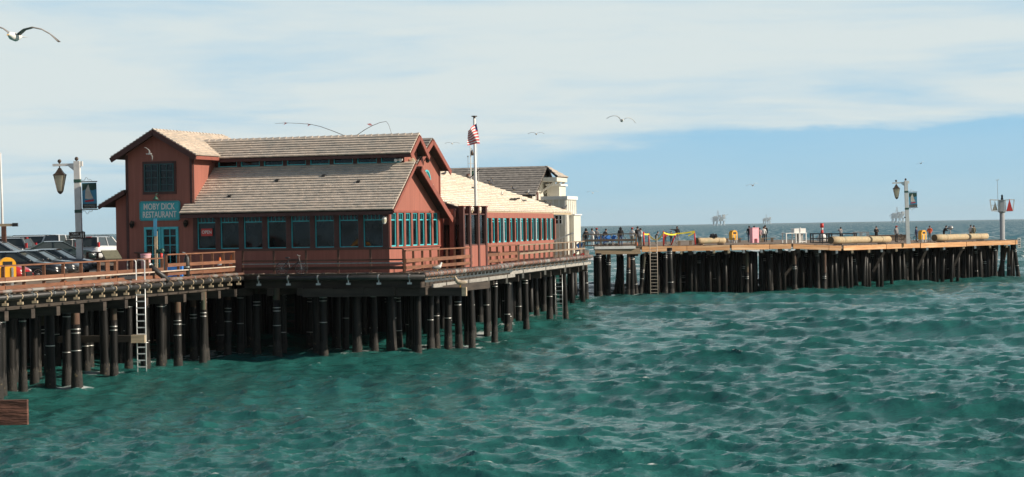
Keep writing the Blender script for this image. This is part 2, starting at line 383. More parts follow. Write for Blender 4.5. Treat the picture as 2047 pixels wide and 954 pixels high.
    body = mix(rng(sep.outputs[1], 220, 900, 0, 1), body, (.014, .120, .170, 1))           # deeper, bluer water offshore
    at_ = N.new('ShaderNodeAttribute'); at_.attribute_name = 'crest'
    fn = noise(2.2, (1, 1.6, 1), 6, .7)
    near = mth('MULTIPLY', rng(at_.outputs['Fac'], .62, .98, 0, 1), rng(fn, .50, .62, 0, 1))
    farcap = mth('MULTIPLY', rng(noise(.30, (1, .16, 1), 5, .6), .550, .595, 0, 1), rng(sep.outputs[1], 230, 330, 0, 1))
    aw_ = N.new('ShaderNodeAttribute'); aw_.attribute_name = 'wash'
    wash = mth('MULTIPLY', rng(mth('ADD', aw_.outputs['Fac'], mth('MULTIPLY', noise(3.2, (1, 1.2, 1), 6, .7), 1.0)), 0.84, 1.02, 0, 1), .85)
    foam = mth('MAXIMUM', mth('MAXIMUM', near, farcap), wash)
    colr = mix(foam, body, (.62, .66, .66, 1)); L.new(colr, bs.inputs['Base Color'])
    L.new(mth('ADD', mth('MULTIPLY', foam, .5), rng(sep.outputs[1], 90, 900, .09, .60)), bs.inputs['Roughness']); bs.inputs['IOR'].default_value = 1.36
    L.new(rng(sep.outputs[1], 150, 1200, .5, .28), bs.inputs['Specular IOR Level'])
    b1 = N.new('ShaderNodeBump'); b1.inputs['Strength'].default_value = .6; b1.inputs['Distance'].default_value = .16; L.new(noise(2.6, (.8, 1.5, 1), 7, .68), b1.inputs['Height'])
    b2 = N.new('ShaderNodeBump'); b2.inputs['Strength'].default_value = .9; b2.inputs['Distance'].default_value = 1.0
    hh = mth('MULTIPLY', noise(.22, (1, 1.4, 1), 5, .6), rng(sep.outputs[1], 150, 500, 0, 1)); L.new(hh, b2.inputs['Height']); L.new(b2.outputs[0], b1.inputs['Normal'])
    L.new(b1.outputs[0], bs.inputs['Normal'])
    me.materials.append(m)
    o = link('sea', me, kind='structure'); return o

# ------------------------------------------------------------------ wharf: plan of the deck edge (photo column -> depth)
DZ = 4.3
EDGE = [(-120, 74), (0, 79), (470, 104), (850, 101), (1175, 148), (1187, 183.5), (1270, 184), (1460, 187), (1582, 190), (1682, 192), (1838, 204), (2036, 218)]
def edge_d(px):
    for (a, da), (b, db) in zip(EDGE, EDGE[1:]):
        if px <= b:
            pa, pb = pt(a, da, 4.2), pt(b, db, 4.2)       # straight line in plan
            lo, hi = 0.0, 1.0
            for _ in range(30):
                m_ = (lo+hi)/2; q = pa.lerp(pb, m_)
                if CX+F*q.x/q.y < px-(4.2-6.6)*0: lo = m_
                else: hi = m_
            return pa.lerp(pb, lo).y
    return EDGE[-1][1]
def zfar(px):
    for (a, za), (b, zb) in zip([(1100, 4.58), (1582, 4.5), (1682, 4.22), (2100, 4.2)], [(1582, 4.5), (1682, 4.22), (2100, 4.2)]):
        if px <= b: return za+(zb-za)*(px-a)/(b-a)
    return 4.2
WH1 = thing('wharf', 'near boardwalk section of the timber wharf below the parked cars', 'wharf', (-20, 85, 0))
WH2 = thing('wharf', 'timber wharf platform on dark piles carrying the red restaurant', 'wharf', (-6, 110, 0))
WH3 = thing('wharf', 'far timber pier with orange edge boards and people on top', 'wharf', (35, 200, 0))
def loc_of(o, p): return Vector(p)-Vector(o.location)
def slab(root, name, pts, z0, z1, m):
    mb = MB(); n = len(pts); L_ = root.location
    top = [(p[0]-L_.x, p[1]-L_.y, (p[2] if len(p) > 2 else z1)-L_.z) for p in pts]
    mb.prism([(x, y, z-(z1-z0)) for x, y, z in top], (0, 0, z1-z0)); return mb.build(name, m, root)
A0 = pt(-120, 74, DZ); A1 = pt(470, 104, DZ); B2 = pt(850, 101, DZ); C1 = pt(1175, 148, DZ)
slab(WH1, 'deck', [A0, A1, (A1.x+.5, 150, DZ), (-75, 150, DZ), (-75, 60, DZ), (A0.x-1.2, 66, DZ)], DZ-.32, DZ, 'deck_wood')
slab(WH2, 'deck', [(A1.x+.52, A1.y+.05, DZ-.004), B2, C1, (C1.x+1.4, 182, DZ-.004), (C1.x+1.6, 330, DZ-.004), (-75, 330, DZ-.004), (-75, 150.02, DZ-.004), (A1.x+.52, 150.02, DZ-.004)], DZ-.32, DZ-.004, 'deck_wood')
slab(WH1, 'parking_deck', [(-75, 117, 0), (-22.0, 117, 0), (-21.6, 149, 0), (-75, 149, 0)], DZ+.004, DZ+.36, 'deck_wood')
near = [(px, d) for px, d in EDGE if px >= 1187]
fd = {1187: 214, 1270: 232, 1460: 236, 1582: 238, 1682: 240, 1838: 238, 2036: 226}
L3 = WH3.location
mb = MB()
for (a, da), (b, db) in zip(near, near[1:]):
    q = [pt(a, da, zfar(a)), pt(b, db, zfar(b)), pt(b, fd[b], zfar(b)), pt(a, fd[a], zfar(a))]
    mb.prism([p-L3-Vector((0, 0, .28)) for p in q], (0, 0, .28))
mb.build('deck', 'deck_wood', WH3)
# rows of plank ends along the edges: too small to pick apart
def plank_ends(root, pts, step, kind='stuff'):
    mb = MB()
    for a, b in zip(pts, pts[1:]):
        a = Vector(a)-root.location; b = Vector(b)-root.location; n = max(1, int((b-a).length/step)); t = (b-a).normalized(); s_ = Vector((t.y, -t.x, 0))
        for i in range(n):
            p = a.lerp(b, (i+.5)/n); o = rnd.uniform(.0, .12); h = rnd.uniform(.03, .065)
            mb.bar(p+s_*(.02+o)+Vector((0, 0, h/2+.002)), p-s_*.6+Vector((0, 0, h/2+.002)), step*rnd.uniform(.78, .93), h)
    mb.build('plank_ends', 'plank_end', root, kind=kind)
plank_ends(WH3, [pt(a, d, zfar(a)) for a, d in near], .30)

for i in range(46):                                            # timber kerb blocks under the boardwalk railing
    a = A0.lerp(A1, i/46+.002)-WH1.location; b = A0.lerp(A1, (i+1)/46-.004)-WH1.location; z_ = Vector((.0, 0, .05))
    for r_ in range(2): mb = MB(); f_ = .5 if r_ else 0.0; mb.bar(a.lerp(b, .0)+z_+Vector((.03*r_, 0, -.17*r_)), a.lerp(b, .96)+z_+Vector((.03*r_, 0, -.17*r_)), .2, .145); mb.build('kerb_block', 'fascia_old', WH1)
plank_ends(WH2, [A1, B2, C1], .28)
# edge boards of the far pier, one object each
def board(root, name, a, b, h, th, m, drop=0.0, out=.06):
    a = Vector(a)-root.location; b = Vector(b)-root.location; t = (b-a).normalized(); s_ = Vector((t.y, -t.x, 0)).normalized()*out
    mb = MB(); z = Vector((0, 0, -h/2-drop)); mb.bar(a+s_+z, b+s_+z, th, h); return mb.build(name, m, root)
def ept(px, dz=0.0): return pt(px, edge_d(px), zfar(px)+dz)
cuts = [1282, 1372, 1458.5, 1461, 1537, 1581, 1584, 1656, 1681, 1684, 1770, 1837.5, 1838.5, 1930, 2034]
for a, b in zip(cuts, cuts[1:]):
    if b-a < 4: continue
    ga, gb = ept(a+.5), ept(b-.5)
    board(WH3, 'fascia_board', ga, gb, .46+rnd.uniform(-.03, .03), .10, 'fascia_new', .0)
board(WH3, 'fascia_board', ept(1189), ept(1280), .42, .10, 'fascia_old', .25)
board(WH3, 'kerb_timber', ept(1188, .06), ept(1270, .06), .24, .16, 'white_paint', .0, .09)
for px in np.arange(1300, 2030, 31):
    p = ept(px+rnd.uniform(-6, 6))-L3
    mb = MB(); mb.cbox((p.x+.02, p.y-.14, p.z-.60), (.22, .10, .30)); mb.ball((p.x+.02, p.y-.20, p.z-.60), .04, 6, 4); mb.build('bracket', 'galv' if rnd.random() < .6 else 'tan_wood', WH3)
# stringers and cross caps under the decks
def beam(root, a, b, w, h, m, name='cap_beam'):
    mb = MB(); mb.bar(Vector(a)-root.location, Vector(b)-root.location, w, h); return mb.build(name, m, root)
def inset(px, d, z): return pt(px, d, z)
beam(WH1, A0+Vector((-.35, .1, -.52)), A1+Vector((-.35, .1, -.52)), .3, .38, 'beam_dark', 'stringer')
beam(WH2, A1+Vector((.5, .35, -.52)), B2+Vector((-.2, .35, -.52)), .3, .38, 'beam_dark', 'stringer')
beam(WH2, B2+Vector((-.35, .3, -.52)), C1+Vector((-.35, -.1, -.52)), .3, .38, 'beam_dark', 'stringer')
for t_ in np.linspace(.08, .98, 13):
    p = A0.lerp(A1, t_); beam(WH1, p+Vector((.25, -.1, -.90)), p+Vector((-9, 2.2, -.90)), .32, .38, 'beam_dark')
for t_ in np.linspace(.02, .98, 7):
    p = A1.lerp(B2, t_); beam(WH2, p+Vector((.05, .0, -.90)), p+Vector((3.2, 9.5, -.90)), .32, .38, 'beam_dark')
for t_ in np.linspace(.03, .98, 14):
    p = B2.lerp(C1, t_); beam(WH2, p+Vector((.1, 0, -.90)), p+Vector((-7, 1.0, -.90)), .32, .38, 'beam_dark')
for px in np.arange(1200, 2036, 36):
    d = edge_d(px); beam(WH3, pt(px, d+.1, zfar(px)-.62), pt(px-3, fd[1582]-14, zfar(px)-.62), .34, .5, 'beam_dark')
# pale steel channel under the edge on the restaurant's right side
qa, qb = pt(866, 101.9+.0, DZ), C1
for f0, f1, dz in ((.012, .43, -.66), (.40, .995, -.48)):
    a = B2.lerp(C1, f0); b = B2.lerp(C1, f1); s_ = Vector((.22, -.05, dz))
    beam(WH2, a+s_, b+s_, .10, .20, 'beam_grey', 'steel_channel')
    n = 4
    for i in range(n):
        p = a.lerp(b, (i+.55)/n)+s_; beam(WH2, p+Vector((.02, -.07, .1)), p+Vector((.02, -.07, -.42)), .13, .13, 'beam_grey', 'hanger_post')
p = B2+Vector((-.35, -.15, -.95)); beam(WH2, p+Vector((-6.0, 1.9, 0)), p+Vector((2.3, .35, 0)), .30, .42, 'beam_dark', 'edge_beam')
beam(WH2, p+Vector((2.2, .33, 0)), p+Vector((2.42, .30, 0)), .34, .44, 'tan_wood', 'beam_end')

# ------------------------------------------------------------------ piles
def pile(root, p, ztop, r, lean=(0, 0), wood_top=None, nb=2, seed=0):
    rr = random.Random(seed); L_ = root.location; x, y = p[0]-L_.x, p[1]-L_.y; z0 = -2.5
    def c(z): return Vector((x+lean[0]*(z/ztop), y+lean[1]*(z/ztop), z))
    zs = [z0, .0, .5, 1.1, 2.0, 3.0, ztop]; rs = [r*1.12, r*1.12, r*1.05, r, r*.98, r*.95, r*.92]
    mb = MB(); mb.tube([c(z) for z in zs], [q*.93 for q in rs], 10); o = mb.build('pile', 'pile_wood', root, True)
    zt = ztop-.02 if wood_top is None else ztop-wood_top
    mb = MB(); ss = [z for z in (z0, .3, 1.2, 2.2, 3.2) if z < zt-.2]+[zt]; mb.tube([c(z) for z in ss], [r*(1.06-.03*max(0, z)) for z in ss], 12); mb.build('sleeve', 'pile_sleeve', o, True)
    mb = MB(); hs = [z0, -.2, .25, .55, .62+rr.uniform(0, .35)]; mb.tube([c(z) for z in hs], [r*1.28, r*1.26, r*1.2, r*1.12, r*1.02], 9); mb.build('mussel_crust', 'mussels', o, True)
    hts = [zt-rr.uniform(.15, .5)]
    if nb > 1: hts.append(hts[0]-.17)
    if nb > 2: hts.append(rr.uniform(.9, 1.9))
    for h in hts:
        mb = MB(); q = r*(1.06-.03*h)*1.03; mb.tube([c(h-.018), c(h+.018)], [q, q], 12); mb.build('band', 'band', o, True)
    return o
def zoompts(x0, y0, k, L): return [(x0+x/k, y0+y/k) for x, y in L]
front = zoompts(0, 480, 2.385, [(8, 725), (45, 680), (110, 705), (165, 675), (200, 605), (275, 610), (318, 680), (368, 705), (400, 605), (545, 680), (580, 605), (602, 605), (768, 608), (850, 605), (925, 560)])
front += zoompts(380, 480, 3.669, [(95, 900), (215, 760), (275, 850), (430, 780), (490, 845), (640, 865), (680, 790), (880, 790), (980, 850), (1075, 765), (1140, 800), (1275, 690), (1355, 820), (1465, 800)])
front += zoompts(780, 480, 3.669, [(15, 800), (65, 780), (140, 785), (205, 850), (295, 815), (340, 780), (425, 785), (505, 775), (600, 780), (765, 775), (660, 615), (835, 612), (875, 600), (945, 608), (995, 560), (1075, 545), (1125, 530), (1208, 540), (1280, 445), (1340, 440), (1405, 440), (1440, 440)])
far = zoompts(1120, 430, 5.02, [(440, 780), (480, 815), (555, 790), (615, 760), (680, 840), (725, 835), (765, 838), (800, 835), (860, 780), (1005, 770), (1055, 825), (1155, 740), (1240, 765), (1340, 770), (1410, 775), (1475, 765)])
far += zoompts(1380, 400, 4.337, [(90, 800), (150, 795), (225, 795), (295, 790), (362, 790), (435, 790), (490, 795), (640, 785), (700, 785), (770, 760), (905, 785), (965, 760), (1020, 740), (1105, 775), (1160, 780), (1205, 750), (1265, 765)])
far += zoompts(1600, 330, 3.29, [(235, 810), (270, 805), (295, 785), (340, 780), (368, 800), (420, 760), (470, 780), (520, 775), (590, 772), (635, 765), (685, 775), (700, 775), (765, 770), (820, 765), (850, 760), (875, 770)])
far += zoompts(1800, 330, 3.533, [(265, 800), (310, 810), (340, 810), (380, 790), (405, 810), (440, 810), (490, 810), (505, 800), (540, 808), (570, 800), (600, 808), (650, 800), (675, 810), (765, 800), (835, 800)])
GREEN = 0
placed = []
for i, (px, py) in enumerate(front):
    e = edge_d(px)+.45; d = max(on(px, py, .05).y, e); p = pt(px, d, 0); rr = random.Random(i*7+1)
    root = WH1 if px < 470 else WH2
    wt = rr.choice([None, None, .35, .9, 1.5]) if px < 420 else rr.choice([None, None, None, .3, .6])
    pile(root, p, DZ-.72, rr.uniform(.165, .22), (rr.uniform(-.12, .1), rr.uniform(-.05, .05)), wt, rr.choice([2, 2, 3, 3]), i); placed.append((p.x, p.y))
LEAN = {480.0: .0}
for i, (px, py) in enumerate(far):
    e = edge_d(px)+.35; d = max(on(px, py, .05).y, e); p = pt(px, d, 0); rr = random.Random(i*5+900)
    ln = rr.choice([0, 0, 0, .08, -.1, .12, -.08, .5, -.3]); wt = rr.choice([None, None, .4, 1.3, 2.0, None])
    if px > 2030: ln = -.45
    pile(WH3, p, zfar(px)-.62, rr.uniform(.165, .225), (ln*1.0, rr.uniform(-.1, .1)), wt, rr.choice([2, 2, 3, 2]), i+300); placed.append((p.x, p.y))
# leaning brace pile at the pier end
p = pt(1996, 219, 0); pile(WH3, p, 3.6, .24, (.95, .1), 1.4, 1, 999)
# the two stout free-standing piles beside the ladder and the end post that rise above the deck
p = pt(1342, 182.9, 0); pile(WH3, p, 4.42, .26, (-.1, 0), None, 3, 777)
p = pt(1198, 181.5, 0); pile(WH3, p, 4.05, .27, (0, 0), None, 2, 778)
# rows further back, seen between the front piles
def clear_of(x, y, dmin): return all((x-a)**2+(y-b)**2 > dmin**2 for a, b in placed)
cnt = 0
for r_ in range(3):
    for px in np.arange(-10, 1170, 38):
        e = edge_d(px); d = e+2.8+r_*3.4+rnd.uniform(-.5, .5)
        if 560 < px < 600 and r_ < 6: continue
        p = pt(px+rnd.uniform(-8, 8), d, 0)
        if not clear_of(p.x, p.y, 1.25): continue
        if px > 1090 and rnd.random() < .6: continue
        rr = random.Random(cnt+5000); cnt += 1
        placed.append((p.x, p.y)); pile(WH1 if px < 470 else WH2, p, DZ-.72, rr.uniform(.17, .22), (rr.uniform(-.1, .1), 0), None, rr.choice([1, 2, 3]), cnt+5000)
mb = MB()
for px in np.arange(1196, 2030, 15):
    for r_ in range(4):
        if px < 1290 and rnd.random() < .72: continue
        d = edge_d(px)+2.6+r_*2.9+rnd.uniform(-.7, .7)
        if px > 1985 and d > 223: continue
        p = pt(px+rnd.uniform(-5, 5), d, 0)-L3; r = rnd.uniform(.16, .21); ln = rnd.choice([0, 0, 0, .1, -.1, .3])
        mb.tube([(p.x, p.y, -2.4), (p.x+ln*.5, p.y, 1.5), (p.x+ln, p.y, 3.7)], [r*1.1, r, r*.95], 8)
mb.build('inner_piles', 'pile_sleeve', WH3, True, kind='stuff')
mb = MB()
for px in np.arange(-10, 1165, 13):
    for r_ in range(7):
        if 570 < px < 596: continue
        d = edge_d(px)+24+r_*4.5+rnd.uniform(-1, 1); p = pt(px+rnd.uniform(-6, 6), d, 0)-WH2.location
        if px > 1120 and rnd.random() < .75: continue
        mb.tube([(p.x, p.y, -2.4), (p.x, p.y, 3.6)], [.22, .2], 8)
mb.build('inner_piles', 'pile_sleeve', WH2, True, kind='stuff')
# added dark board screen for a black background behind the piles, a few missing
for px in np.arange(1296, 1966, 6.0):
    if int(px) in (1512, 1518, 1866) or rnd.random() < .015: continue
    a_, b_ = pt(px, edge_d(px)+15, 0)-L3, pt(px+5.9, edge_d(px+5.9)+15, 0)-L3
    mb = MB(); zt_ = rnd.uniform(3.6, 3.75); mb.prism([(a_.x, a_.y, -2.2), (b_.x, b_.y, -2.2), (b_.x, b_.y, zt_), (a_.x, a_.y, zt_)], (0, .12, 0)); mb.build('dark_screen_board', 'beam_dark', WH3)
for px0, px1 in ((1745, 1768), (1834, 1852), (1905, 1924), (1570, 1600)):
    d = edge_d(px0)+2.2; mb = MB(); mb.bar(pt(px0, d, 1.5)-L3, pt(px1, d, 3.5)-L3, .14, .24); mb.build('brace', 'beam_dark', WH3)

build_sea()
# pipes slung along the near edges
def pipe_run(root, pts, r, m, step, hm='galv'):
    mb = MB(); mb.tube([Vector(p)-root.location for p in pts], r, 10); o = mb.build('pipe', m, root, True)
    for a, b in zip(pts, pts[1:]):
        a = Vector(a); b = Vector(b); n = int((b-a).length/step); t = (b-a).normalized()
        for i in range(n):
            p = a.lerp(b, (i+.5)/n)-root.location
            h = MB(); h.tube([p-t*.03, p+t*.03], [r*1.25, r*1.25], 8); h.cbox((p.x, p.y, p.z+.02-r*1.6), (.05, .05, r*2.4)); h.cbox((p.x, p.y, p.z-r*2.6), (.22, .16, .10)); h.build('hanger', hm, o)
off = Vector((.34, -.16, -.16))
pipe_run(WH1, [A0+off, A1+off+Vector((.1, -.1, 0))], .105, 'pipe_black', 1.25, 'tan_wood')
pipe_run(WH1, [A0+off+Vector((.02, 0, .23)), A1+off+Vector((.1, -.1, .23))], .07, 'pipe_brown', 1.9)
pipe_run(WH2, [A1+off+Vector((.16, -.12, -.02)), B2+Vector((0, -.32, -.16))], .125, 'pipe_black', 1.5)
pipe_run(WH2, [B2+Vector((.0, -.35, -.06)), B2.lerp(C1, .40)+Vector((.35, -.1, -.06))], .13, 'pipe_brown', .85)
pipe_run(WH2, [B2.lerp(C1, .33)+Vector((.25, -.05, .0)), C1+Vector((.28, -.1, .0))], .13, 'pipe_brown', 1.5)

# ------------------------------------------------------------------ railings
def railing(label, pts, h, step, rails, pm, ps=.10, rm=None, cap=None, group=None, posts_extra=0.0):
    pts = [Vector(p) for p in pts]; root = thing('railing', label, 'railing', pts[0], 0, group); O = pts[0]
    for a, b in zip(pts, pts[1:]):
        n = max(1, round((b-a).length/step)); t = (b-a).normalized(); s_ = Vector((t.y, -t.x, 0)).normalized()
        for i in range(n+1):
            if i == 0 and a is not pts[0]: continue
            p = a.lerp(b, i/n)-O; mb = MB(); j = rnd.uniform(-.02, .02); mb.bar(p, p+Vector((j, 0, h-.03)), ps, ps); mb.build('post', pm, root)
        for (z, hh, th, ofs) in rails:
            for i in range(0, n, 3):
                q0 = a.lerp(b, i/n)-O; q1 = a.lerp(b, min(n, i+3)/n-.002)-O; zz = Vector((0, 0, z+rnd.uniform(-.012, .012)))
                mb = MB(); mb.bar(q0+zz+s_*ofs, q1+zz+s_*ofs, th, hh); mb.build('rail', rm or pm, root)
        if cap:
            for i in range(0, n, 3):
                q0 = a.lerp(b, i/n)-O; q1 = a.lerp(b, min(n, i+3)/n-.002)-O; zz = Vector((0, 0, h))
                mb = MB(); mb.bar(q0+zz, q1+zz, cap[0], cap[1]); mb.build('cap_rail', rm or pm, root)
    return root
i1 = Vector((-.18, .05, .0))
railing('sunlit brown timber railing of the boardwalk in front of the parked cars', [A0+i1, A0.lerp(A1, .70)+i1], 1.06, 1.75, [(.53, .15, .045, .07), (.17, .20, .045, .07)], 'rail_wood', .12, cap=(.17, .06))
railing('sunlit railing between the ladder and the restaurant corner', [A0.lerp(A1, .715)+i1, A1+i1+Vector((.1, .15, 0))], 1.22, 1.45, [(.70, .16, .045, .07), (.30, .18, .045, .07)], 'rail_wood', .12, cap=(.17, .06))
railing('dark shaded railing below the long row of restaurant windows', [A1+Vector((.35, .35, 0)), B2+Vector((-1.1, .45, 0))], 1.27, 1.9, [(.72, .08, .05, .06), (.30, .16, .045, .06)], 'rail_dark', .11, cap=(.16, .07))
railing('brown boarded railing in front of the sunlit gable wall', [B2+Vector((-1.05, .38, 0)), B2.lerp(C1, .48)+Vector((-.15, .1, 0))], 1.15, 1.55, [(.64, .19, .045, .07), (.28, .17, .045, .07)], 'rail_wood', .12, cap=(.18, .07))
railing('weathered railing along the right wing of the restaurant', [B2.lerp(C1, .50)+Vector((-.2, .1, 0)), C1+Vector((-.3, -.4, 0))], 1.12, 1.7, [(.60, .12, .045, .07)], 'rail_grey', .12, cap=(.16, .07))
railing('weathered railing on the far pier between restaurant and ladder', [pt(1166, 187, 4.58), pt(1272, 186.5, 4.58)], 1.15, 1.75, [(.58, .20, .045, .07), (.12, .10, .05, .07)], 'rail_grey', .14, cap=(.2, .09))
railing('dark low railing between the lamp post and the restaurant doors', [pt(176, 116, DZ), pt(300, 106.6, DZ)], 1.2, 1.8, [(.75, .22, .045, .06), (.35, .25, .045, .06)], 'rail_dark', .12, cap=(.17, .07))  # dark from shade, which is put into the timber colour
w = thing('water_pipe', 'pale conduit running low along the sunlit boardwalk railing', 'pipe', A0)
mb = MB(); mb.tube([Vector((.0, .0, .42)), (A1-A0)+Vector((0, 0, .44))], .035, 8); mb.build('conduit', 'pipe_pale', w)
for k in range(9): p = (A1-A0)*((k+.5)/9); mb = MB(); mb.bar(p+Vector((-.12, 0, .435)), p+Vector((.03, 0, .435)), .05, .05); mb.build('clip', 'galv', w)
w = thing('water_pipe', 'grey conduit along the dark railing below the restaurant windows', 'pipe', A1+Vector((.35, .2, 0)))
mb = MB(); q = B2-A1+Vector((-1.5, .1, 0)); mb.tube([Vector((0, 0, .55)), q+Vector((0, 0, .55))], .03, 8); mb.build('conduit', 'galv', w)
for k in range(5): p = q*((k+.5)/5); mb = MB(); mb.bar(p+Vector((0, .14, .55)), p+Vector((0, 0, .55)), .04, .04); mb.build('clip', 'galv', w)
#PART2
# ------------------------------------------------------------------ roofs
def roof_face(root, e0, e1, r0, r1, n, m, th=.14, name='roof', sw=.24, seed=0):
    """sloping slab (part) with shingle courses (sub-parts); e = eave corners, r = ridge corners"""
    e0, e1, r0, r1 = map(Vector, (e0, e1, r0, r1)); nn = (e1-e0).cross(r0-e0).normalized()
    if nn.z < 0: nn = -nn
    mb = MB(); mb.prism([e0-nn*th, e1-nn*th, r1-nn*th, r0-nn*th], nn*th); o = mb.build(name, 'roof_board', root)
    rr = random.Random(seed)
    for i in range(n):
        t0 = i/n-.01; t1 = min(1.0, (i+1.25)/n); a0, a1 = e0.lerp(r0, t0), e1.lerp(r1, t0); b0, b1 = e0.lerp(r0, t1), e1.lerp(r1, t1)
        L_ = (a1-a0).length; k = max(1, int(L_/sw)); mb = MB(); s = rr.uniform(0, .7)
        xs = sorted(set([0.0]+[min(1, max(0, (j+s+rr.uniform(-.2, .2))/k)) for j in range(k)]+[1.0]))
        dn = (a0-b0).normalized()
        for x0, x1 in zip(xs, xs[1:]):
            if x1-x0 < .002: continue
            x1 -= .006/L_*1.0; h = rr.uniform(.07, .085); dr = dn*rr.uniform(-.006, .008)
            p = [a0.lerp(a1, x0)+dr, a0.lerp(a1, x1)+dr, b0.lerp(b1, x1), b0.lerp(b1, x0)]
            mb.add([p[0]+nn*.004, p[1]+nn*.004, p[2]+nn*.004, p[3]+nn*.004, p[0]+nn*h, p[1]+nn*h, p[2]+nn*.012, p[3]+nn*.012],
                   [(0, 3, 2, 1), (4, 5, 6, 7), (0, 1, 5, 4), (1, 2, 6, 5), (2, 3, 7, 6), (3, 0, 4, 7)])
        mb.build('shingle_course', m, o)
    return o
def ridge_caps(roof, a, b, m, step=.38, w=.20):
    a = Vector(a); b = Vector(b); n = int((b-a).length/step); d = (b-a)/n
    mb = MB(); t = d.normalized(); s_ = Vector((t.y, -t.x, 0)).normalized()
    for i in range(n):
        p = a+d*i; q = p+d*1.15; h0, h1 = .06, .015
        mb.add([p+s_*w+Vector((0, 0, -.10)), p+Vector((0, 0, h0)), p-s_*w+Vector((0, 0, -.10)), q+s_*w+Vector((0, 0, -.13)), q+Vector((0, 0, h1)), q-s_*w+Vector((0, 0, -.13)),
                p+Vector((0, 0, -.05)), q+Vector((0, 0, -.08))],
               [(0, 1, 4, 3), (1, 2, 5, 4), (0, 6, 1), (1, 6, 2), (0, 3, 7, 6), (6, 7, 5, 2), (3, 4, 7), (4, 5, 7)])
    mb.build('ridge_cap', m, roof)

# ------------------------------------------------------------------ restaurant (local x along the front to the right, y to the back, z above deck)
ALPHA = R2(18); C0 = pt(779, 104, DZ)
RS = thing('restaurant', 'dark red timber restaurant with brown shingle roofs and teal window frames', 'restaurant', C0, -ALPHA)
_ca, _sa = math.cos(ALPHA), math.sin(ALPHA)
def rl(p):
    p = Vector(p)-C0; return Vector((p.x*_ca-p.y*_sa, p.x*_sa+p.y*_ca, p.z))
def wpart(name, m, fn, root=RS, smooth=False):
    mb = MB(); fn(mb); return mb.build(name, m, root, smooth)
WZ0, WZ1 = 1.35, 3.12
# --- window templates (x 0..w, z 0..h, facing -y); frame is the part, pane and muntins are sub-parts
_wc = {}
def window(root, loc, rz, w, h, style, fm='teal', gm='window_glass', name='window', fw=.06):
    key = (round(w, 3), round(h, 3), style, fm, gm)
    if key not in _wc:
        f = MB(); f.box(0, fw, 0, .10, 0, h); f.box(w-fw, w, 0, .10, 0, h); f.box(fw, w-fw, .001, .099, 0, fw); f.box(fw, w-fw, .001, .099, h-fw, h)
        p = MB(); p.box(fw*.6, w-fw*.6, .065, .08, fw*.6, h-fw*.6)
        u = MB()
        if style[0] == 'transom':
            zt = h-style[1]; u.box(fw, w-fw, .03, .07, zt-.025, zt+.025)
            for i in range(1, style[2]): x = w*i/style[2]; u.box(x-.012, x+.012, .035, .068, zt+.025, h-fw)
        elif style[0] == 'grid':
            for i in range(1, style[1]): x = w*i/style[1]; u.box(x-.018, x+.018, .03, .07, fw, h-fw)
            for j in range(1, style[2]): z = h*j/style[2]; u.box(fw, w-fw, .033, .068, z-.018, z+.018)
        _wc[key] = (f.mesh(name, fm), p.mesh('pane', gm), u.mesh('muntin', fm) if u.f else None)
    f, p, u = _wc[key]; o = link(name, f, root, loc); o.rotation_euler = (0, 0, rz)
    link('pane', p, o)
    if u: link('muntin', u, o)
    return o
# --- main front wall
XL = -11.27
wpart('wall', 'red_wall', lambda b: b.box(XL, 0, 0, .16, 0, WZ0))
wpart('wall', 'red_wall', lambda b: b.box(XL, 0, 0, .16, WZ1, 3.62))
PITCH, WW, X1 = 1.372, 1.09, -11.04
xs_ = [X1+i*PITCH for i in range(8)]
edges = [XL]+[v for x in xs_ for v in (x, x+WW)]+[0]
for i in range(0, len(edges), 2):
    wpart('pilaster', 'dark_trim', lambda b, i=i: b.box(edges[i]+.001, edges[i+1]-.001, -.04, .16, WZ0+.001, WZ1-.001))
for x in xs_: window(RS, (x, .05, WZ0), 0, WW, WZ1-WZ0, ('transom', .36, 5), fw=.042)
wpart('sill', 'dark_trim', lambda b: b.box(XL, .05, -.10, -.001, WZ0-.10, WZ0-.002))
wpart('header', 'dark_trim', lambda b: b.box(XL, -.02, -.06, -.001, WZ1+.002, WZ1+.14))
# --- gable end wall (faces the sun)
wpart('wall', 'red_wall', lambda b: b.box(-.16, 0, .161, 7.65, 0, WZ0-.002))
wpart('gable_wall', 'red_wall', lambda b: b.prism([(-.16, .02, WZ1), (-.16, 7.65, WZ1), (-.16, 7.65, 3.25), (-.16, 3.7, 5.38), (-.16, 2.75, 5.62), (-.16, .02, 3.62)], (.16, 0, 0)))
gy = [.16+i*1.055 for i in range(7)]; GW = .80
ge = [.001]+[v for y in gy for v in (y+.06, y+.06+GW)]+[7.65]
for i in range(0, len(ge), 2):
    wpart('pilaster', 'red_trim', lambda b, i=i: b.box(-.16, .05, ge[i]+.001, ge[i+1]-.001, WZ0, WZ1-.002))
for y in gy: window(RS, (-.02, y+.06, WZ0), math.pi/2, GW, WZ1-WZ0, ('transom', .38, 3))
wpart('sill', 'red_trim', lambda b: b.box(.001, .09, .0, 7.6, WZ0-.09, WZ0-.003))
wpart('header', 'red_trim', lambda b: b.box(.001, .07, .0, 7.6, WZ1+.001, WZ1+.12))
# dark core so that nothing shows through
wpart('interior_wall', 'dark_trim', lambda b: b.box(XL+.2, -.4, .40, 7.4, 0.0, 3.2))
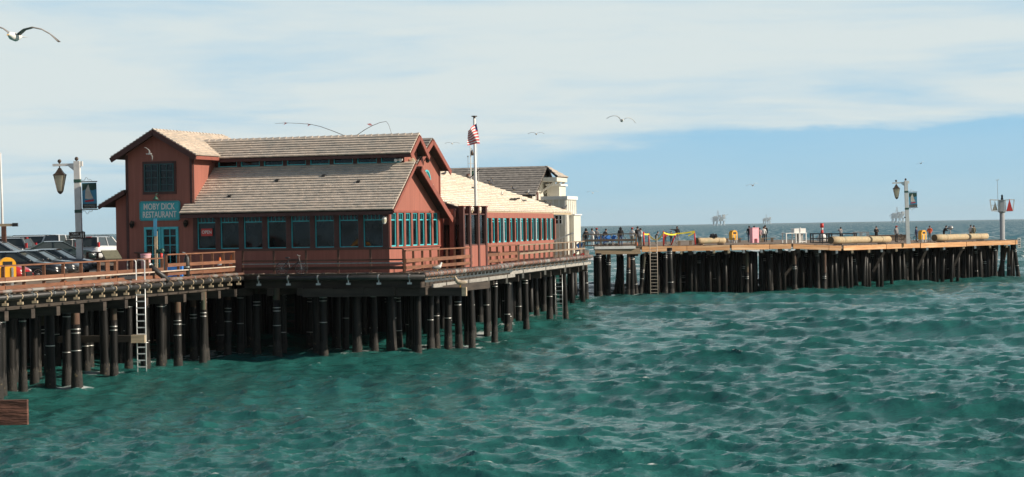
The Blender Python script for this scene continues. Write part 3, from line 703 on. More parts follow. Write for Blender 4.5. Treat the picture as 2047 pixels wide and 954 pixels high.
# --- lower roof
low = roof_face(RS, (-11.75, -.62, 3.30), (.50, -.62, 3.30), (-11.75, 2.78, 5.84), (.50, 2.78, 5.84), 19, 'shake_front', seed=1)
wpart('fascia', 'dark_trim', lambda b: b.box(-11.74, .49, -.64, -.60, 3.02, 3.20))
wpart('soffit', 'dark_trim', lambda b: b.box(-11.7, .45, -.59, -.002, 3.13, 3.16))
back = roof_face(RS, (.52, 8.25, 2.92), (-8, 8.25, 2.92), (.52, 3.6, 5.60), (-8, 3.6, 5.60), 16, 'shake_front', seed=2)
wpart('bargeboard', 'red_trim', lambda b: b.bar((.55, 3.5, 5.46), (.55, 8.3, 2.70), .06, .30))
wpart('bargeboard', 'red_trim', lambda b: b.bar((.53, -.62, 3.14), (.53, 2.75, 5.66), .05, .16))
for x, f in ((-7.0, .62), (-9.3, .30), (-4.4, .70), (-2.2, .55)):                # small vents on the front slope
    y, z = -.62+3.40*f, 3.30+2.54*f; wpart('roof_vent', 'pipe_black', lambda b: b.prism([(x-.09, y-.05, z-.02), (x+.09, y-.05, z-.02), (x+.09, y-.06, z+.115), (x-.09, y-.06, z+.115)], (0, .16, .06)))
# --- clerestory
CY0 = 2.66
wpart('clerestory_wall', 'red_wall', lambda b: b.box(-11.2, -.1, CY0, CY0+.14, 5.4, 5.80))
wpart('clerestory_wall', 'red_wall', lambda b: b.box(-11.2, -.1, CY0, CY0+.14, 6.20, 6.42))
cx = [-11.05+i*1.372 for i in range(8)]; ce = [-11.2]+[v for x in cx for v in (x, x+1.14)]+[-.1]
for i in range(0, len(ce), 2):
    wpart('pilaster', 'dark_trim', lambda b, i=i: b.box(ce[i]+.001, ce[i+1]-.001, CY0-.02, CY0+.14, 5.801, 6.199))
for x in cx: window(RS, (x, CY0+.02, 5.80), 0, 1.14, .40, ('plain',), fw=.055)
wpart('clerestory_core', 'dark_trim', lambda b: b.box(-11, -.4, CY0+.3, 4.4, 5.3, 6.3))
wpart('clerestory_gable', 'red_wall', lambda b: b.prism([(-.24, CY0, 5.2), (-.24, 4.6, 4.9), (-.24, 4.6, 6.35), (-.24, 3.6, 7.14), (-.24, CY0, 6.35)], (.14, 0, 0)))
up = roof_face(RS, (-12.4, 2.22, 6.28), (.42, 2.22, 6.28), (-12.4, 3.60, 7.34), (.42, 3.60, 7.34), 8, 'shake_front', seed=3)
ridge_caps(up, (.42, 3.60, 7.36), (-12.4, 3.60, 7.36), 'shake_front')
roof_face(RS, (.42, 4.98, 6.28), (-12.4, 4.98, 6.28), (.42, 3.60, 7.34), (-12.4, 3.60, 7.34), 8, 'shake_front', seed=4)
wpart('bargeboard', 'red_trim', lambda b: b.bar((.45, 2.20, 6.10), (.45, 3.58, 7.15), .06, .24))
wpart('bargeboard', 'red_trim', lambda b: b.bar((.45, 3.62, 7.15), (.45, 5.02, 6.08), .06, .24))
wpart('fascia', 'dark_trim', lambda b: b.box(-11.2, .41, 2.20, 2.24, 6.06, 6.22))
# --- taller gabled volume behind
wpart('tall_gable_wall', 'red_wall', lambda b: b.prism([(-.64, 4.35, 3.0), (-.64, 9.2, 0), (-.64, 9.2, 5.62), (-.64, 6.75, 7.05), (-.64, 4.35, 5.65)], (.14, 0, 0)))
wpart('wall', 'red_wall', lambda b: b.box(-6, -.65, 9.05, 9.19, 0, 5.62))
roof_face(RS, (-7, 3.9, 5.58), (.02, 3.9, 5.58), (-7, 6.75, 7.25), (.02, 6.75, 7.25), 11, 'shake_grey', seed=5)
tl = roof_face(RS, (.02, 9.5, 5.60), (-7, 9.5, 5.60), (.02, 6.75, 7.25), (-7, 6.75, 7.25), 11, 'shake_grey', seed=6)
wpart('bargeboard', 'red_trim', lambda b: b.bar((.05, 3.95, 5.42), (.05, 6.73, 7.04), .06, .26))
wpart('bargeboard', 'red_trim', lambda b: b.bar((.05, 6.77, 7.04), (.05, 9.55, 5.38), .06, .26))
wpart('corner_board', 'red_trim', lambda b: b.box(-.49, -.46, 9.05, 9.21, 0, 5.6))
def arch(b):
    n = 10; R_ = .52
    for i in range(n):
        a0, a1 = math.pi*i/n, math.pi*(i+1)/n
        b.bar((-.47, 7.0+R_*math.cos(a0), 4.95+R_*math.sin(a0)), (-.47, 7.0+R_*math.cos(a1), 4.95+R_*math.sin(a1)), .07, .09)
    b.box(-.49, -.44, 6.44, 7.56, 4.88, 4.96)
aw = wpart('arched_window', 'teal', arch)
mb = MB(); mb.prism([(-.488, 7.0+.5*math.cos(math.pi*i/10), 4.95+.5*math.sin(math.pi*i/10)) for i in range(11)], (.012, 0, 0)); mb.build('pane', 'arch_glass', aw)
# --- entrance tower
TX0, TX1, TXC = -15.25, -11.272, -13.28
wpart('tower_wall', 'red_wall', lambda b: b.prism([(TX0, -.02, 0), (TX1, -.02, 0), (TX1, -.02, 6.55), (TXC, -.02, 7.66), (TX0, -.02, 6.55)], (0, .16, 0)))
wpart('tower_wall', 'red_wall', lambda b: b.box(TX1-.15, TX1, .141, 8, 0, 6.58))
wpart('tower_wall', 'red_wall', lambda b: b.box(TX0, TX0+.15, .141, 8, 0, 6.58))
tr_ = roof_face(RS, (-10.78, -.62, 6.40), (-10.78, 8, 6.40), (TXC, -.62, 7.82), (TXC, 8, 7.82), 13, 'shake_front', seed=7)
roof_face(RS, (-15.80, 8, 6.40), (-15.80, -.62, 6.40), (TXC, 8, 7.82), (TXC, -.62, 7.82), 13, 'shake_front', seed=8)
ridge_caps(tr_, (TXC, -.62, 7.84), (TXC, 8, 7.84), 'shake_front')
wpart('bargeboard', 'dark_trim', lambda b: b.bar((-15.84, -.65, 6.22), (TXC, -.65, 7.66), .06, .26))
wpart('bargeboard', 'dark_trim', lambda b: b.bar((TXC, -.65, 7.66), (-10.74, -.65, 6.22), .06, .26))
wpart('fascia', 'red_trim', lambda b: b.box(-10.77, -10.73, -.6, 8, 6.16, 6.34))
wpart('corner_board', 'dark_trim', lambda b: b.box(TX0-.03, TX0+.12, -.05, -.021, 0, 6.5))
wpart('corner_board', 'dark_trim', lambda b: b.box(TX1-.14, TX1-.0, -.05, -.021, 3.7, 6.5))
wpart('downpipe', 'dark_trim', lambda b: b.tube([(TX1+.06, .02, 6.2), (TX1+.06, .02, 3.9), (TX1+.25, -.1, 3.6)], .035, 8), smooth=True)
for x in (-14.12, -13.2): window(RS, (x, -.115, 4.48), 0, .86, 1.52, ('grid', 2, 4), 'teal_dark')
wpart('window_casing', 'dark_trim', lambda b: (b.box(-14.24, -12.22, -.06, -.021, 6.0, 6.12), b.box(-14.24, -12.22, -.07, -.021, 4.34, 4.47), b.box(-14.24, -14.13, -.06, -.021, 4.471, 5.999), b.box(-13.259, -13.201, -.06, -.021, 4.471, 5.999), b.box(-12.335, -12.22, -.06, -.021, 4.471, 5.999)))
for x in (-14.18, -13.14):
    dr_ = window(RS, (x, -.115, .12), 0, 1.0, 2.46, ('grid', 2, 5), 'teal', name='door', fw=.13)
    mb = MB(); mb.ball(((.90 if x < -14 else .10), -.03, 1.05), .045, 8, 6); mb.build('handle', 'chrome', dr_)
# --- lean-to left of the tower
wpart('lean_to_wall', 'red_wall', lambda b: b.prism([(-16.1, .3, 0), (TX0, .3, 0), (TX0, .3, 4.5), (-16.1, .3, 4.08)], (0, 6, 0)))
roof_face(RS, (-16.8, 6.4, 3.82), (-16.8, -.25, 3.82), (TX0-.002, 6.4, 4.62), (TX0-.002, -.25, 4.62), 8, 'shake_front', seed=9)
wpart('bargeboard', 'dark_trim', lambda b: b.bar((-16.85, -.28, 3.68), (TX0-.01, -.28, 4.49), .05, .20))
# --- glazed porch between gable and wing
PY = 8.87
wpart('porch_wall', 'dark_trim', lambda b: b.box(-.45, .88, PY+.15, PY+.28, 0, 2.75))
for x in (-.30, .30): window(RS, (x, PY+.08, .9), 0, .50, 1.6, ('plain',), 'dark_trim')
posts = [(-.35, PY), (.33, PY), (.9, PY), (.9, 9.97), (.9, 11.45), (.9, 12.8)]
for i, (x, y) in enumerate(posts):
    wpart('porch_post', 'red_trim' if i < 2 else 'dark_trim', lambda b: b.box(x-.13, x+.13, y-.13, y+.13, 0, (3.28 if i < 2 else 3.44)))
    wpart('post_cap', 'red_trim', lambda b: b.box(x-.17, x+.17, y-.17, y+.17, (3.281 if i < 2 else 3.441), (3.34 if i < 2 else 3.51)))
for (y0, y1) in ((PY, 9.97), (9.97, 11.45), (11.45, 12.8)):
    o = wpart('glass_screen', 'dark_trim', lambda b: b.box(.84, .96, y0+.131, y1-.131, 1.25, 1.33))
    mb = MB(); mb.box(.84, .96, y0+.131, y1-.131, 3.0, 3.06); mb.build('top_rail', 'dark_trim', o)
    mb = MB(); mb.box(.89, .905, y0+.14, y1-.14, 1.33, 3.0); mb.build('pane', 'clear_glass', o)
    wpart('wall', 'red_wall', lambda b: b.box(.82, .98, y0+.131, y1-.131, 0, 1.249))
# --- right wing with the pale sunlit roof
wa, wb = rl(pt(968, 119.2, DZ)), rl(pt(1108, 142, DZ)); wd = (wb-wa); WL = wd.length; wt_ = wd.normalized(); wout = Vector((wt_.y, -wt_.x, 0)); wrz = math.atan2(wt_.y, wt_.x)
WING = wpart('wing_wall', 'red_wall', lambda b: (b.bar(wa-wout*.08+Vector((0, 0, .66)), wb-wout*.08+Vector((0, 0, .66)), .16, 1.32), b.bar(wa-wout*.08+Vector((0, 0, 3.0)), wb-wout*.08+Vector((0, 0, 3.0)), .16, .34)))
wpart('wing_wall', 'cream_wall', lambda b: b.bar(wb-wout*.1+wt_*.06+Vector((0, 0, 1.6)), wb-wout*6+wt_*.06+Vector((0, 0, 1.6)), .1, 3.2))
wpart('wing_core', 'dark_trim', lambda b: b.bar(wa-wout*1.2+Vector((0, 0, 1.5)), wb-wout*1.2+Vector((0, 0, 1.5)), .1, 2.9))
nw = 13; wp = WL/nw
for i in range(nw):
    p = wa+wt_*(wp*i+.30); q = window(RS, p-wout*.06+Vector((0, 0, 1.32)), wrz, wp-.52, 1.51, ('transom', .22, 2), fw=.09)
for i in range(nw+1):
    p = wa+wt_*(wp*i+.02); wpart('pilaster', 'red_trim' if i % 3 else 'grey_paint', lambda b: b.bar(p+wout*.02+Vector((0, 0, 1.321)), p+wout*.02+Vector((0, 0, 2.829)), .2, .36 if False else .2))
en, ef = rl(pt(932, 118, 7.62)), rl(pt(1141, 150, 7.58)); up_ = (ef-en).normalized(); inn = Vector((-up_.y, up_.x, 0)).normalized()
if inn.dot(wout) > 0: inn = -inn
rn, rf = en+inn*10.2+Vector((0, 0, 3.48)), ef+inn*10.2+Vector((0, 0, 3.48))
wr = roof_face(RS, en, ef, rn, rf, 24, 'shake_pale', seed=10, sw=.32)
roof_face(RS, ef+inn*20.4, en+inn*20.4, rf, rn, 4, 'shake_pale', seed=11, sw=.6)
wpart('fascia', 'tan_wood', lambda b: b.bar(en-inn*.03+Vector((0, 0, -.10)), ef-inn*.03+Vector((0, 0, -.10)), .05, .17))
wpart('bargeboard', 'dark_trim', lambda b: b.bar(en-up_*.04+Vector((0, 0, -.14)), rn-up_*.04+Vector((0, 0, -.14)), .05, .28))
wpart('bargeboard', 'white_paint', lambda b: b.bar(ef+up_*.04+Vector((0, 0, -.10)), rf+up_*.04+Vector((0, 0, -.10)), .05, .20))
wpart('wing_gable', 'dark_trim', lambda b: b.prism([wa+Vector((0, 0, 0))-wout*.2, wa-wout*9, wa-wout*9+Vector((0, 0, 6.0)), wa-wout*.2+Vector((0, 0, 3.1))], tuple(wt_*.12)))

# --- the name board, lamps and notices hung on it (things of their own)
def hung(name, label, cat, local, rz=0.0, group=None):
    p = C0+Vector((local[0]*_ca+local[1]*_sa, -local[0]*_sa+local[1]*_ca, local[2])); return thing(name, label, cat, p, -ALPHA+rz, group)
sg = hung('sign_board', 'teal board with white lettering above the restaurant doors', 'sign', (-13.22, -.05, 3.45))
def rr_poly(w, h, r, y, n=5):
    out = []
    for cx_, cz_, a0 in ((w/2-r, h/2-r, 0), (-w/2+r, h/2-r, 90), (-w/2+r, -h/2+r, 180), (w/2-r, -h/2+r, 270)):
        for i in range(n): a = R2(a0+90*i/(n-1)); out.append((cx_+r*math.cos(a), y, cz_+r*math.sin(a)))
    return out
mb = MB(); mb.prism(rr_poly(2.44, 1.06, .14, -.06), (0, .06, 0)); mb.build('board', 'sign_teal', sg)
mb = MB(); P_ = rr_poly(2.36, .98, .12, -.066)
for a, b in zip(P_, P_[1:]+P_[:1]):
    if (Vector(a)-Vector(b)).length > .001: mb.bar(a, b, .012, .018)
mb.build('border', 'green_metal', sg)
text('lettering', 'MOBY DICK', .47, 'sign_white', sg, (-.02, -.075, .215), (math.pi/2, 0, 0), .74, .008, .008)
text('lettering', 'RESTAURANT', .47, 'sign_white', sg, (0, -.075, -.215), (math.pi/2, 0, 0), .70, .008, .008)
def gooseneck(label, loc):
    t = hung('gooseneck_lamp', label, 'lamp', loc); mb = MB(); mb.tube([(0, 0, .1), (0, -.25, .32), (0, -.45, .30), (0, -.5, .15)], .02, 6); mb.build('arm', 'green_metal', t, True)
    mb = MB(); mb.tube([(0, -.5, .18), (0, -.5, .1), (0, -.5, .0)], [.04, .10, .17], 10); mb.build('lamp_shade', 'green_metal', t, True)
gooseneck('green gooseneck lamp above the teal name board', (-13.22, -.03, 4.05))
def wall_lamp(label, loc, rz=0, m='bronze'):
    t = hung('wall_lantern', label, 'lantern', loc, rz, 'wall lanterns of the restaurant'); mb = MB(); mb.box(-.06, .06, -.03, 0, -.12, .16); mb.bar((0, -.02, .12), (0, -.2, .16), .03, .03); mb.build('bracket', m, t)
    mb = MB(); mb.tube([(0, -.2, -.22), (0, -.2, -.17), (0, -.2, .05), (0, -.2, .16), (0, -.2, .2)], [.05, .10, .14, .06, .02], 6); mb.build('lantern', m, t)
    mb = MB(); mb.tube([(0, -.2, -.15), (0, -.2, .03)], [.104, .144], 6, False); mb.build('lamp_glass', 'lamp_glass' if m != 'bronze' else 'window_glass', t)
wall_lamp('dark wall lantern left of the restaurant doors', (-14.85, -.04, 2.75))
wall_lamp('dark wall lantern right of the restaurant doors under the eave', (-11.62, -.04, 2.75))
wall_lamp('pale wall lantern at the corner right of the long window row', (-.16, -.05, 2.75), 0, 'white_paint')
wall_lamp('brass wall lantern high on the tall rear gable', (-.45, 6.6, 6.10), math.pi/2, 'bronze')
wall_lamp('brass wall lantern at the right end of the clerestory', (-.05, 3.3, 5.85), math.pi/2, 'lamp_glass')
fl = hung('floodlight', 'twin white floodlight beside the last clerestory window', 'floodlight', (-.35, 2.55, 5.95))
for s in (-1, 1): mb = MB(); mb.tube([(s*.12, -.02, 0), (s*.14, -.2, -.04)], [.05, .09], 8); mb.build('lamp', 'white_paint', fl)
mb = MB(); mb.box(-.16, .16, -.03, .08, -.05, .05); mb.build('mount', 'white_paint', fl)
op = hung('open_sign', 'red sign with white letters in the first big window', 'sign', (-10.5, .02, 2.25))
mb = MB(); mb.box(-.33, .33, .03, .05, -.20, .20); mb.build('board', 'red_plastic', op); text('lettering', 'OPEN', .25, 'sign_white', op, (0, .022, 0), (math.pi/2, 0, 0), .9, .004, .004)

# ------------------------------------------------------------------ white building behind
WB = thing('white_building', 'cream boarded building with grey shingle roof behind the red restaurant', 'building', pt(1066, 157, DZ), -R2(13))
def bpart(name, m, fn): return wpart(name, m, fn, WB)
roof_face(WB, (-13, -.5, 4.75), (.35, -.5, 4.75), (-13, 4.4, 7.12), (.35, 4.4, 7.12), 13, 'shake_grey', seed=12)
roof_face(WB, (.35, 9.3, 4.75), (-13, 9.3, 4.75), (.35, 4.4, 7.12), (-13, 4.4, 7.12), 4, 'shake_grey', seed=13)
bpart('wall', 'cream_wall', lambda b: b.box(-13, -.1, 0, .15, 0, 4.9))
bpart('gable_wall', 'cream_wall', lambda b: b.prism([(-.15, 0, 0), (-.15, 8.8, 0), (-.15, 8.8, 4.8), (-.15, 4.4, 6.95), (-.15, 0, 4.85)], (.15, 0, 0)))
for i in range(9): bpart('batten', 'white_paint', lambda b: b.box(.001, .04, .2+i*.95, .26+i*.95, 0, 4.85))
roof_face(WB, (1.55, 2.4, 6.22), (1.55, 6.6, 6.22), (.2, 4.3, 7.14), (.2, 4.7, 7.14), 4, 'shake_front', seed=14)
bpart('eave_box', 'cream_wall', lambda b: b.box(.041, 1.5, 2.35, 6.5, 5.82, 6.16))
for y in (2.6, 4.4, 6.2): bpart('bracket', 'cream_wall', lambda b: b.bar((.05, y, 4.9), (1.35, y, 5.83), .12, .16))
bpart('door', 'dark_trim', lambda b: b.box(.001, .05, 1.5, 2.1, 3.0, 5.0))
bpart('annexe_wall', 'cream_wall', lambda b: b.box(.9, 2.5, 1.0, 1.14, 0, 4.35))
bpart('annexe_wall', 'cream_wall', lambda b: b.box(2.36, 2.5, 1.141, 5, 0, 1.6))
bpart('annexe_wall', 'cream_wall', lambda b: b.box(2.36, 2.5, 1.141, 5, 3.1, 4.35))
bpart('annexe_wall', 'cream_wall', lambda b: b.box(2.36, 2.5, 1.141, 2.6, 1.601, 3.099))
bpart('annexe_wall', 'cream_wall', lambda b: b.box(2.36, 2.5, 3.7, 5, 1.601, 3.099))
bpart('annexe_core', 'grey_wall', lambda b: b.box(1.3, 2.0, 1.3, 4.8, 0, 4.3))
bpart('annexe_cap', 'white_paint', lambda b: b.box(.5, 2.62, .85, 5.15, 4.351, 4.62))
for i in range(4): bpart('batten', 'white_paint', lambda b: b.box(.95+i*.47, 1.01+i*.47, .95, .999, 0, 4.34))
for i in range(6): bpart('batten', 'white_paint', lambda b: b.box(2.501, 2.55, 1.1+i*.75, 1.16+i*.75, (3.11 if 1 < i < 4 else 0), 4.34))
window(WB, (1.55, .9, 2.4), 0, .62, .75, ('grid', 2, 2), 'white_paint')
bpart('sill', 'white_paint', lambda b: b.box(2.501, 2.6, 2.5, 3.8, 1.5, 1.6))
bpart('stair_block', 'cream_wall', lambda b: b.box(2.551, 2.85, 2.2, 5, 0, 3.1))
bpart('stair_cap', 'white_paint', lambda b: b.box(2.552, 2.95, 2.1, 5.1, 3.101, 3.2))
bpart('handrail', 'white_paint', lambda b: b.bar((1.3, .4, 1.0), (3.2, .4, 1.75), .08, .10))
for k in range(5): bpart('baluster', 'white_paint', lambda b: b.box(1.35+k*.43, 1.40+k*.43, .38, .42, 0, 1.0+k*.17))
bpart('column', 'white_paint', lambda b: b.box(1.3, 1.55, -.3, -.05, 0, 3.0))
bpart('upper_box', 'cream_wall', lambda b: b.box(.3, 1.3, 4.2, 6.8, 4.63, 5.5))
bpart('upper_box_cap', 'white_paint', lambda b: b.box(.2, 1.45, 4.1, 6.9, 5.501, 5.66))
for z in (3.6, 4.2): bpart('balcony_rail', 'grey_wall', lambda b: b.bar((.05, .4, z), (1.1, .4, z), .04, .06))
for k in range(6): bpart('balcony_brace', 'grey_wall', lambda b: b.bar((.08+k*.18, .4, 3.63), (.24+k*.18, .4, 4.17), .03, .03))
#PART3
# ------------------------------------------------------------------ street lamps
def lamp(label, loc, lean, restroom=False, rz=0.0):
    t = thing('street_lamp', label, 'street lamp', loc, rz, 'wharf street lamps'); t.rotation_euler = (0, lean, rz)
    H = 6.35
    mb = MB(); mb.box(-.19, .19, -.19, .19, 0, .55); mb.box(-.165, .165, -.165, .165, .551, H); o = mb.build('post', 'white_paint', t)
    for z in (2.55+.9, 5.15): mb = MB(); mb.box(-.18, .18, -.18, .18, z, z+.18); mb.build('band', 'green_metal', t)
    mb = MB(); mb.box(-1.36, -.166, -.07, .07, H-.26, H-.12); mb.box(.166, .32, -.10, .10, H-.30, H-.02); mb.prism([(-.166, -.05, H-.27), (-.166, -.05, H-.55), (-.22, -.05, H-.50), (-.5, -.05, H-.27)], (0, .1, 0)); mb.build('arm', 'white_paint', t)
    for x, z in ((-.02, H+.13), (-.98, H+.02)): mb = MB(); mb.tube([(x, 0, z-.16), (x, 0, z-.08)], .04, 8); mb.ball((x, 0, z), .11, 10, 8); mb.build('finial', 'bronze', t, True)
    ln = MB(); x = -.98; zt = H-.34
    ln.tube([(x, 0, zt+.09), (x, 0, zt-.02)], .035, 8); _o = len(ln.v); ln.tube([(x, 0, zt-.02), (x, 0, zt-.10), (x, 0, zt-.30), (x, 0, zt-.40), (x, 0, zt-.43)], [.10, .14, .30, .46, .46], 4); ln.tube([(x, 0, zt-1.32), (x, 0, zt-1.40), (x, 0, zt-1.48)], [.18, .15, .05], 4)
    ln.v[_o:] = [(x+((a-x)-b)*.7071, ((a-x)+b)*.7071, c) for a, b, c in ln.v[_o:]]
    for k in range(4):
        a = k*math.pi/2+math.pi/4; ln.bar((x+.40*math.cos(a), .40*math.sin(a), zt-.42), (x+.17*math.cos(a), .17*math.sin(a), zt-1.34), .035, .035)
    L_ = ln.build('lantern', 'bronze', t)
    mb = MB(); mb.tube([(x, 0, zt-.435), (x, 0, zt-1.32)], [.385, .165], 4, False); mb.v = [(x+((a-x)-b)*.7071, ((a-x)+b)*.7071, c) for a, b, c in mb.v]; mb.build('lamp_glass', 'lamp_glass', L_)
    # banner on its rods
    z1, z0 = 5.18, 3.62
    for z in (z1, z0): mb = MB(); mb.tube([(.166, 0, z), (1.1, 0, z)], .028, 8); mb.build('banner_rod', 'bronze', t)
    for z, s in ((z1, 1), (z0, -1)):
        mb = MB(); pts = [(.25+.55*k/10, 0, z+s*(.04+.22*math.sin(math.pi*k/10)*abs(math.cos(k*.7)))) for k in range(11)]; mb.tube(pts, .014, 5); mb.build('scroll', 'galv', t)
    mb = MB(); mb.box(.24, 1.05, -.015, .015, z0+.05, z1-.06); bn = mb.build('banner', 'banner_blue', t)
    mb = MB(); mb.box(.24, 1.05, -.022, .022, z0+.05, z0+.32); mb.build('caption_band', 'banner_dark', bn)
    mb = MB(); mb.prism([(.25, -.02, z1-.09), (.25, -.02, z1-.52), (.5, -.02, z1-.38), (.8, -.02, z1-.50), (1.04, -.02, z1-.42), (1.04, -.02, z1-.09)], (0, .004, 0)); mb.build('hill_print', 'banner_green', bn)
    mb = MB(); mb.prism([(.40, -.028, z0+.62), (.42, -.028, z0+1.05), (.60, -.028, z1-.14), (.72, -.028, z0+.95), (.86, -.028, z0+.62), (.62, -.028, z0+.58)], (0, .006, 0)); mb.build('sail_print', 'sail', bn)
    mb = MB(); mb.prism([(.36, -.028, z0+.50), (.44, -.028, z0+.42), (.86, -.028, z0+.46), (.92, -.028, z0+.56), (.62, -.028, z0+.54)], (0, .006, 0)); mb.build('hull_print', 'flag_red', bn)
    text('lettering', 'SANTA BARBARA', .085, 'sail', bn, (.645, -.025, z0+.24), (math.pi/2, 0, 0), .95, .002); text('lettering', 'STEARNS WHARF', .085, 'sail', bn, (.645, -.025, z0+.13), (math.pi/2, 0, 0), .95, .002)
    if restroom:
        mb = MB(); mb.prism([(x_-.07, -.21, z_+2.20) for _, x_, z_ in [(0, *p) for p in [(.45, .19), (-.45, .19), (-.45, -.19), (.45, -.19)]]], (0, .03, 0)); sgn = mb.build('sign_plate', 'sign_brown', t)
        text('lettering', 'PUBLIC', .13, 'sign_white', sgn, (-.17, -.225, 2.28), (math.pi/2, 0, 0), .9, .003, .002); text('lettering', 'RESTROOMS', .13, 'sign_white', sgn, (-.17, -.225, 2.13), (math.pi/2, 0, 0), .75, .003, .002)
        for k in (.20, .32):
            mb = MB(); mb.ball((k-.04, -.222, 2.31), .03, 8, 5, (1, .3, 1)); mb.prism([(k-.075, -.225, 2.27), (k-.06, -.225, 2.06), (k-.02, -.225, 2.06), (k-.005, -.225, 2.27)], (0, .006, 0)); mb.build('figure_symbol', 'sign_white', sgn)
        mb = MB(); mb.box(.166, .21, -.2, .2, 2.0, 2.42); mb.build('sign_plate', 'sign_brown', t)
    else:
        mb = MB(); mb.box(-.30, -.166, -.06, .06, 2.6, 2.72); mb.build('outlet_box', 'black_metal', t)
    return t
lamp('white wharf lamp with hanging lantern and sailboat banner beside the parked cars', pt(160.5, 112, DZ), -.012, True)
lamp('white wharf lamp with lantern and banner on the far pier', pt(1815.5, 201, 4.2), -.022)

# ------------------------------------------------------------------ cars
def car(label, color, kind, loc, rz):
    t = thing('parked_car', label, {'pickup': 'pickup truck', 'suv': 'SUV', 'sedan': 'car', 'wagon': 'car', 'van': 'van'}[kind], loc, rz, 'cars parked on the wharf')
    # length along +x; belt line, hood/trunk heights and greenhouse corners per kind
    P = {'sedan': (4.75, .90, 1.46, [(-2.37, .60), (-2.30, .93), (-1.55, 1.02), (.75, .97), (1.95, .82), (2.33, .62), (2.38, .45)], (-1.75, 1.15, -.95, .25)),
         'wagon': (4.6, .90, 1.52, [(-2.3, .6), (-2.28, .95), (-1.6, 1.0), (.8, .98), (1.9, .85), (2.26, .64), (2.3, .45)], (-2.22, 1.2, -1.8, .25)),
         'suv': (4.55, .91, 1.70, [(-2.27, .55), (-2.27, 1.05), (-1.6, 1.10), (.8, 1.06), (1.9, .98), (2.24, .78), (2.28, .5)], (-2.22, 1.15, -1.85, .35)),
         'van': (5.0, .97, 1.82, [(-2.5, .55), (-2.5, 1.05), (-1.6, 1.10), (1.2, 1.05), (2.2, .92), (2.46, .72), (2.5, .5)], (-2.45, 1.75, -2.2, .75)),
         'pickup': (5.6, .98, 1.88, [(-2.8, .6), (-2.8, 1.18), (-1.0, 1.18), (1.1, 1.16), (2.4, 1.10), (2.75, .95), (2.8, .55)], (-.55, 1.35, -.38, .65))}[kind]
    L_, hw, top, prof, (g0, g1, r0, r1) = P; col_ = 'paint_'+color
    # body: rings of a rounded section along the length
    xs = np.linspace(-L_/2, L_/2, 25); px_ = [p[0] for p in prof]; pz_ = [p[1] for p in prof]
    vs = []; fs = []; n = 12
    for i, x in enumerate(xs):
        tp = np.interp(x, px_, pz_); e = min(1, (L_/2-abs(x))/.45); w = hw*(.86+.14*math.sqrt(max(0, e))); bt = .22+.10*(1-e)
        for (yy, zz) in [(-.88, bt), (-1, bt+.12), (-1.0, bt+.55*(tp-bt)), (-.97, bt+.82*(tp-bt)), (-.90, tp-.02), (-.5, tp+.02), (.5, tp+.02), (.90, tp-.02), (.97, bt+.82*(tp-bt)), (1.0, bt+.55*(tp-bt)), (1, bt+.12), (.88, bt)]: vs.append((x, yy*w, zz))
    for i in range(len(xs)-1):
        for k in range(n): fs.append((i*n+k, (i+1)*n+k, (i+1)*n+(k+1) % n, i*n+(k+1) % n))
    fs += [tuple(range(n)), tuple((len(xs)-1)*n+k for k in range(n-1, -1, -1))]
    mb = MB(); mb.add(vs, fs); body = mb.build('body', col_, t, True)
    # greenhouse
    bz0 = np.interp(g0, px_, pz_)-.02; bz1 = np.interp(g1, px_, pz_)-.02; wb, wt = hw*.90, hw*.70; zt = top-.05
    q = lambda x, y, z: Vector((x, y, z))
    A, B, C_, D = q(g1, -wb, bz1), q(g1, wb, bz1), q(r1, wt, zt), q(r1, -wt, zt); E, F_, G, H_ = q(g0, -wb, bz0), q(g0, wb, bz0), q(r0, wt, zt), q(r0, -wt, zt)
    def pane(nm, pts, sh=.05):
        c = sum(pts, Vector())/len(pts); mm = MB(); P2 = [p.lerp(c, sh) for p in pts]; nn = (P2[1]-P2[0]).cross(P2[2]-P2[1]).normalized(); mm.prism(P2, nn*-.02); mm.build(nm, 'car_glass', t)
    pane('windscreen', [A, B, C_, D]); pane('rear_window', [F_, E, H_, G])
    mid = (g0+g1)/2*.4+(r0+r1)/2*.6
    for s, (a, d, h, e) in ((-1, (A, D, H_, E)), (1, (B, C_, G, F_))):
        bm_, tm_ = q(mid, s*wb, (bz0+bz1)/2), q(mid, s*wt, zt)
        for nm, pp in (('front_side_window', [a, d, tm_, bm_]), ('rear_side_window', [bm_, tm_, h, e])): pane(nm, pp if s < 0 else pp[::-1], .07)
        for (p0_, p1_, w_, h_) in ((a, d, .07, .07), (e, h, .09, .12), (bm_, tm_, .06, .09)): mb = MB(); mb.bar(p0_, p1_, w_, h_); mb.build('pillar', col_, t)
        mb = MB(); mb.ball((g1-.15, s*(hw+.10), bz1+.10), .11, 8, 6, (.7, 1, .75)); mb.build('wing_mirror', col_, t, True)
    # solid cabin behind the glass
    mb = MB(); k = .93; mb.add([A*1, B*1, F_*1, E*1, D, C_, G, H_], [(0, 1, 5, 4), (1, 2, 6, 5), (2, 3, 7, 6), (3, 0, 4, 7)])
    c = Vector((mid, 0, (zt+bz0)/2)); mb.v = [tuple(c+(Vector(v)-c)*.94) for v in mb.v]; mb.build('cabin_lining', 'car_trim', t)
    # roof, crowned
    rv = []; rf = []
    for i in range(6):
        x = r0-.03+(r1-r0+.06)*i/5
        for j in range(7): y = (j/6*2-1); rv.append((x, y*(wt+.03), zt+.005+.06*(1-y*y)*(1-.35*abs(i/5*2-1)**3)))
    for i in range(5):
        for j in range(6): rf.append((i*7+j, (i+1)*7+j, (i+1)*7+j+1, i*7+j+1))
    mb = MB(); mb.add(rv, rf); mb.add([(x, y, z-.035) for x, y, z in rv], [f[::-1] for f in rf]); mb.build('roof', col_, t, True)
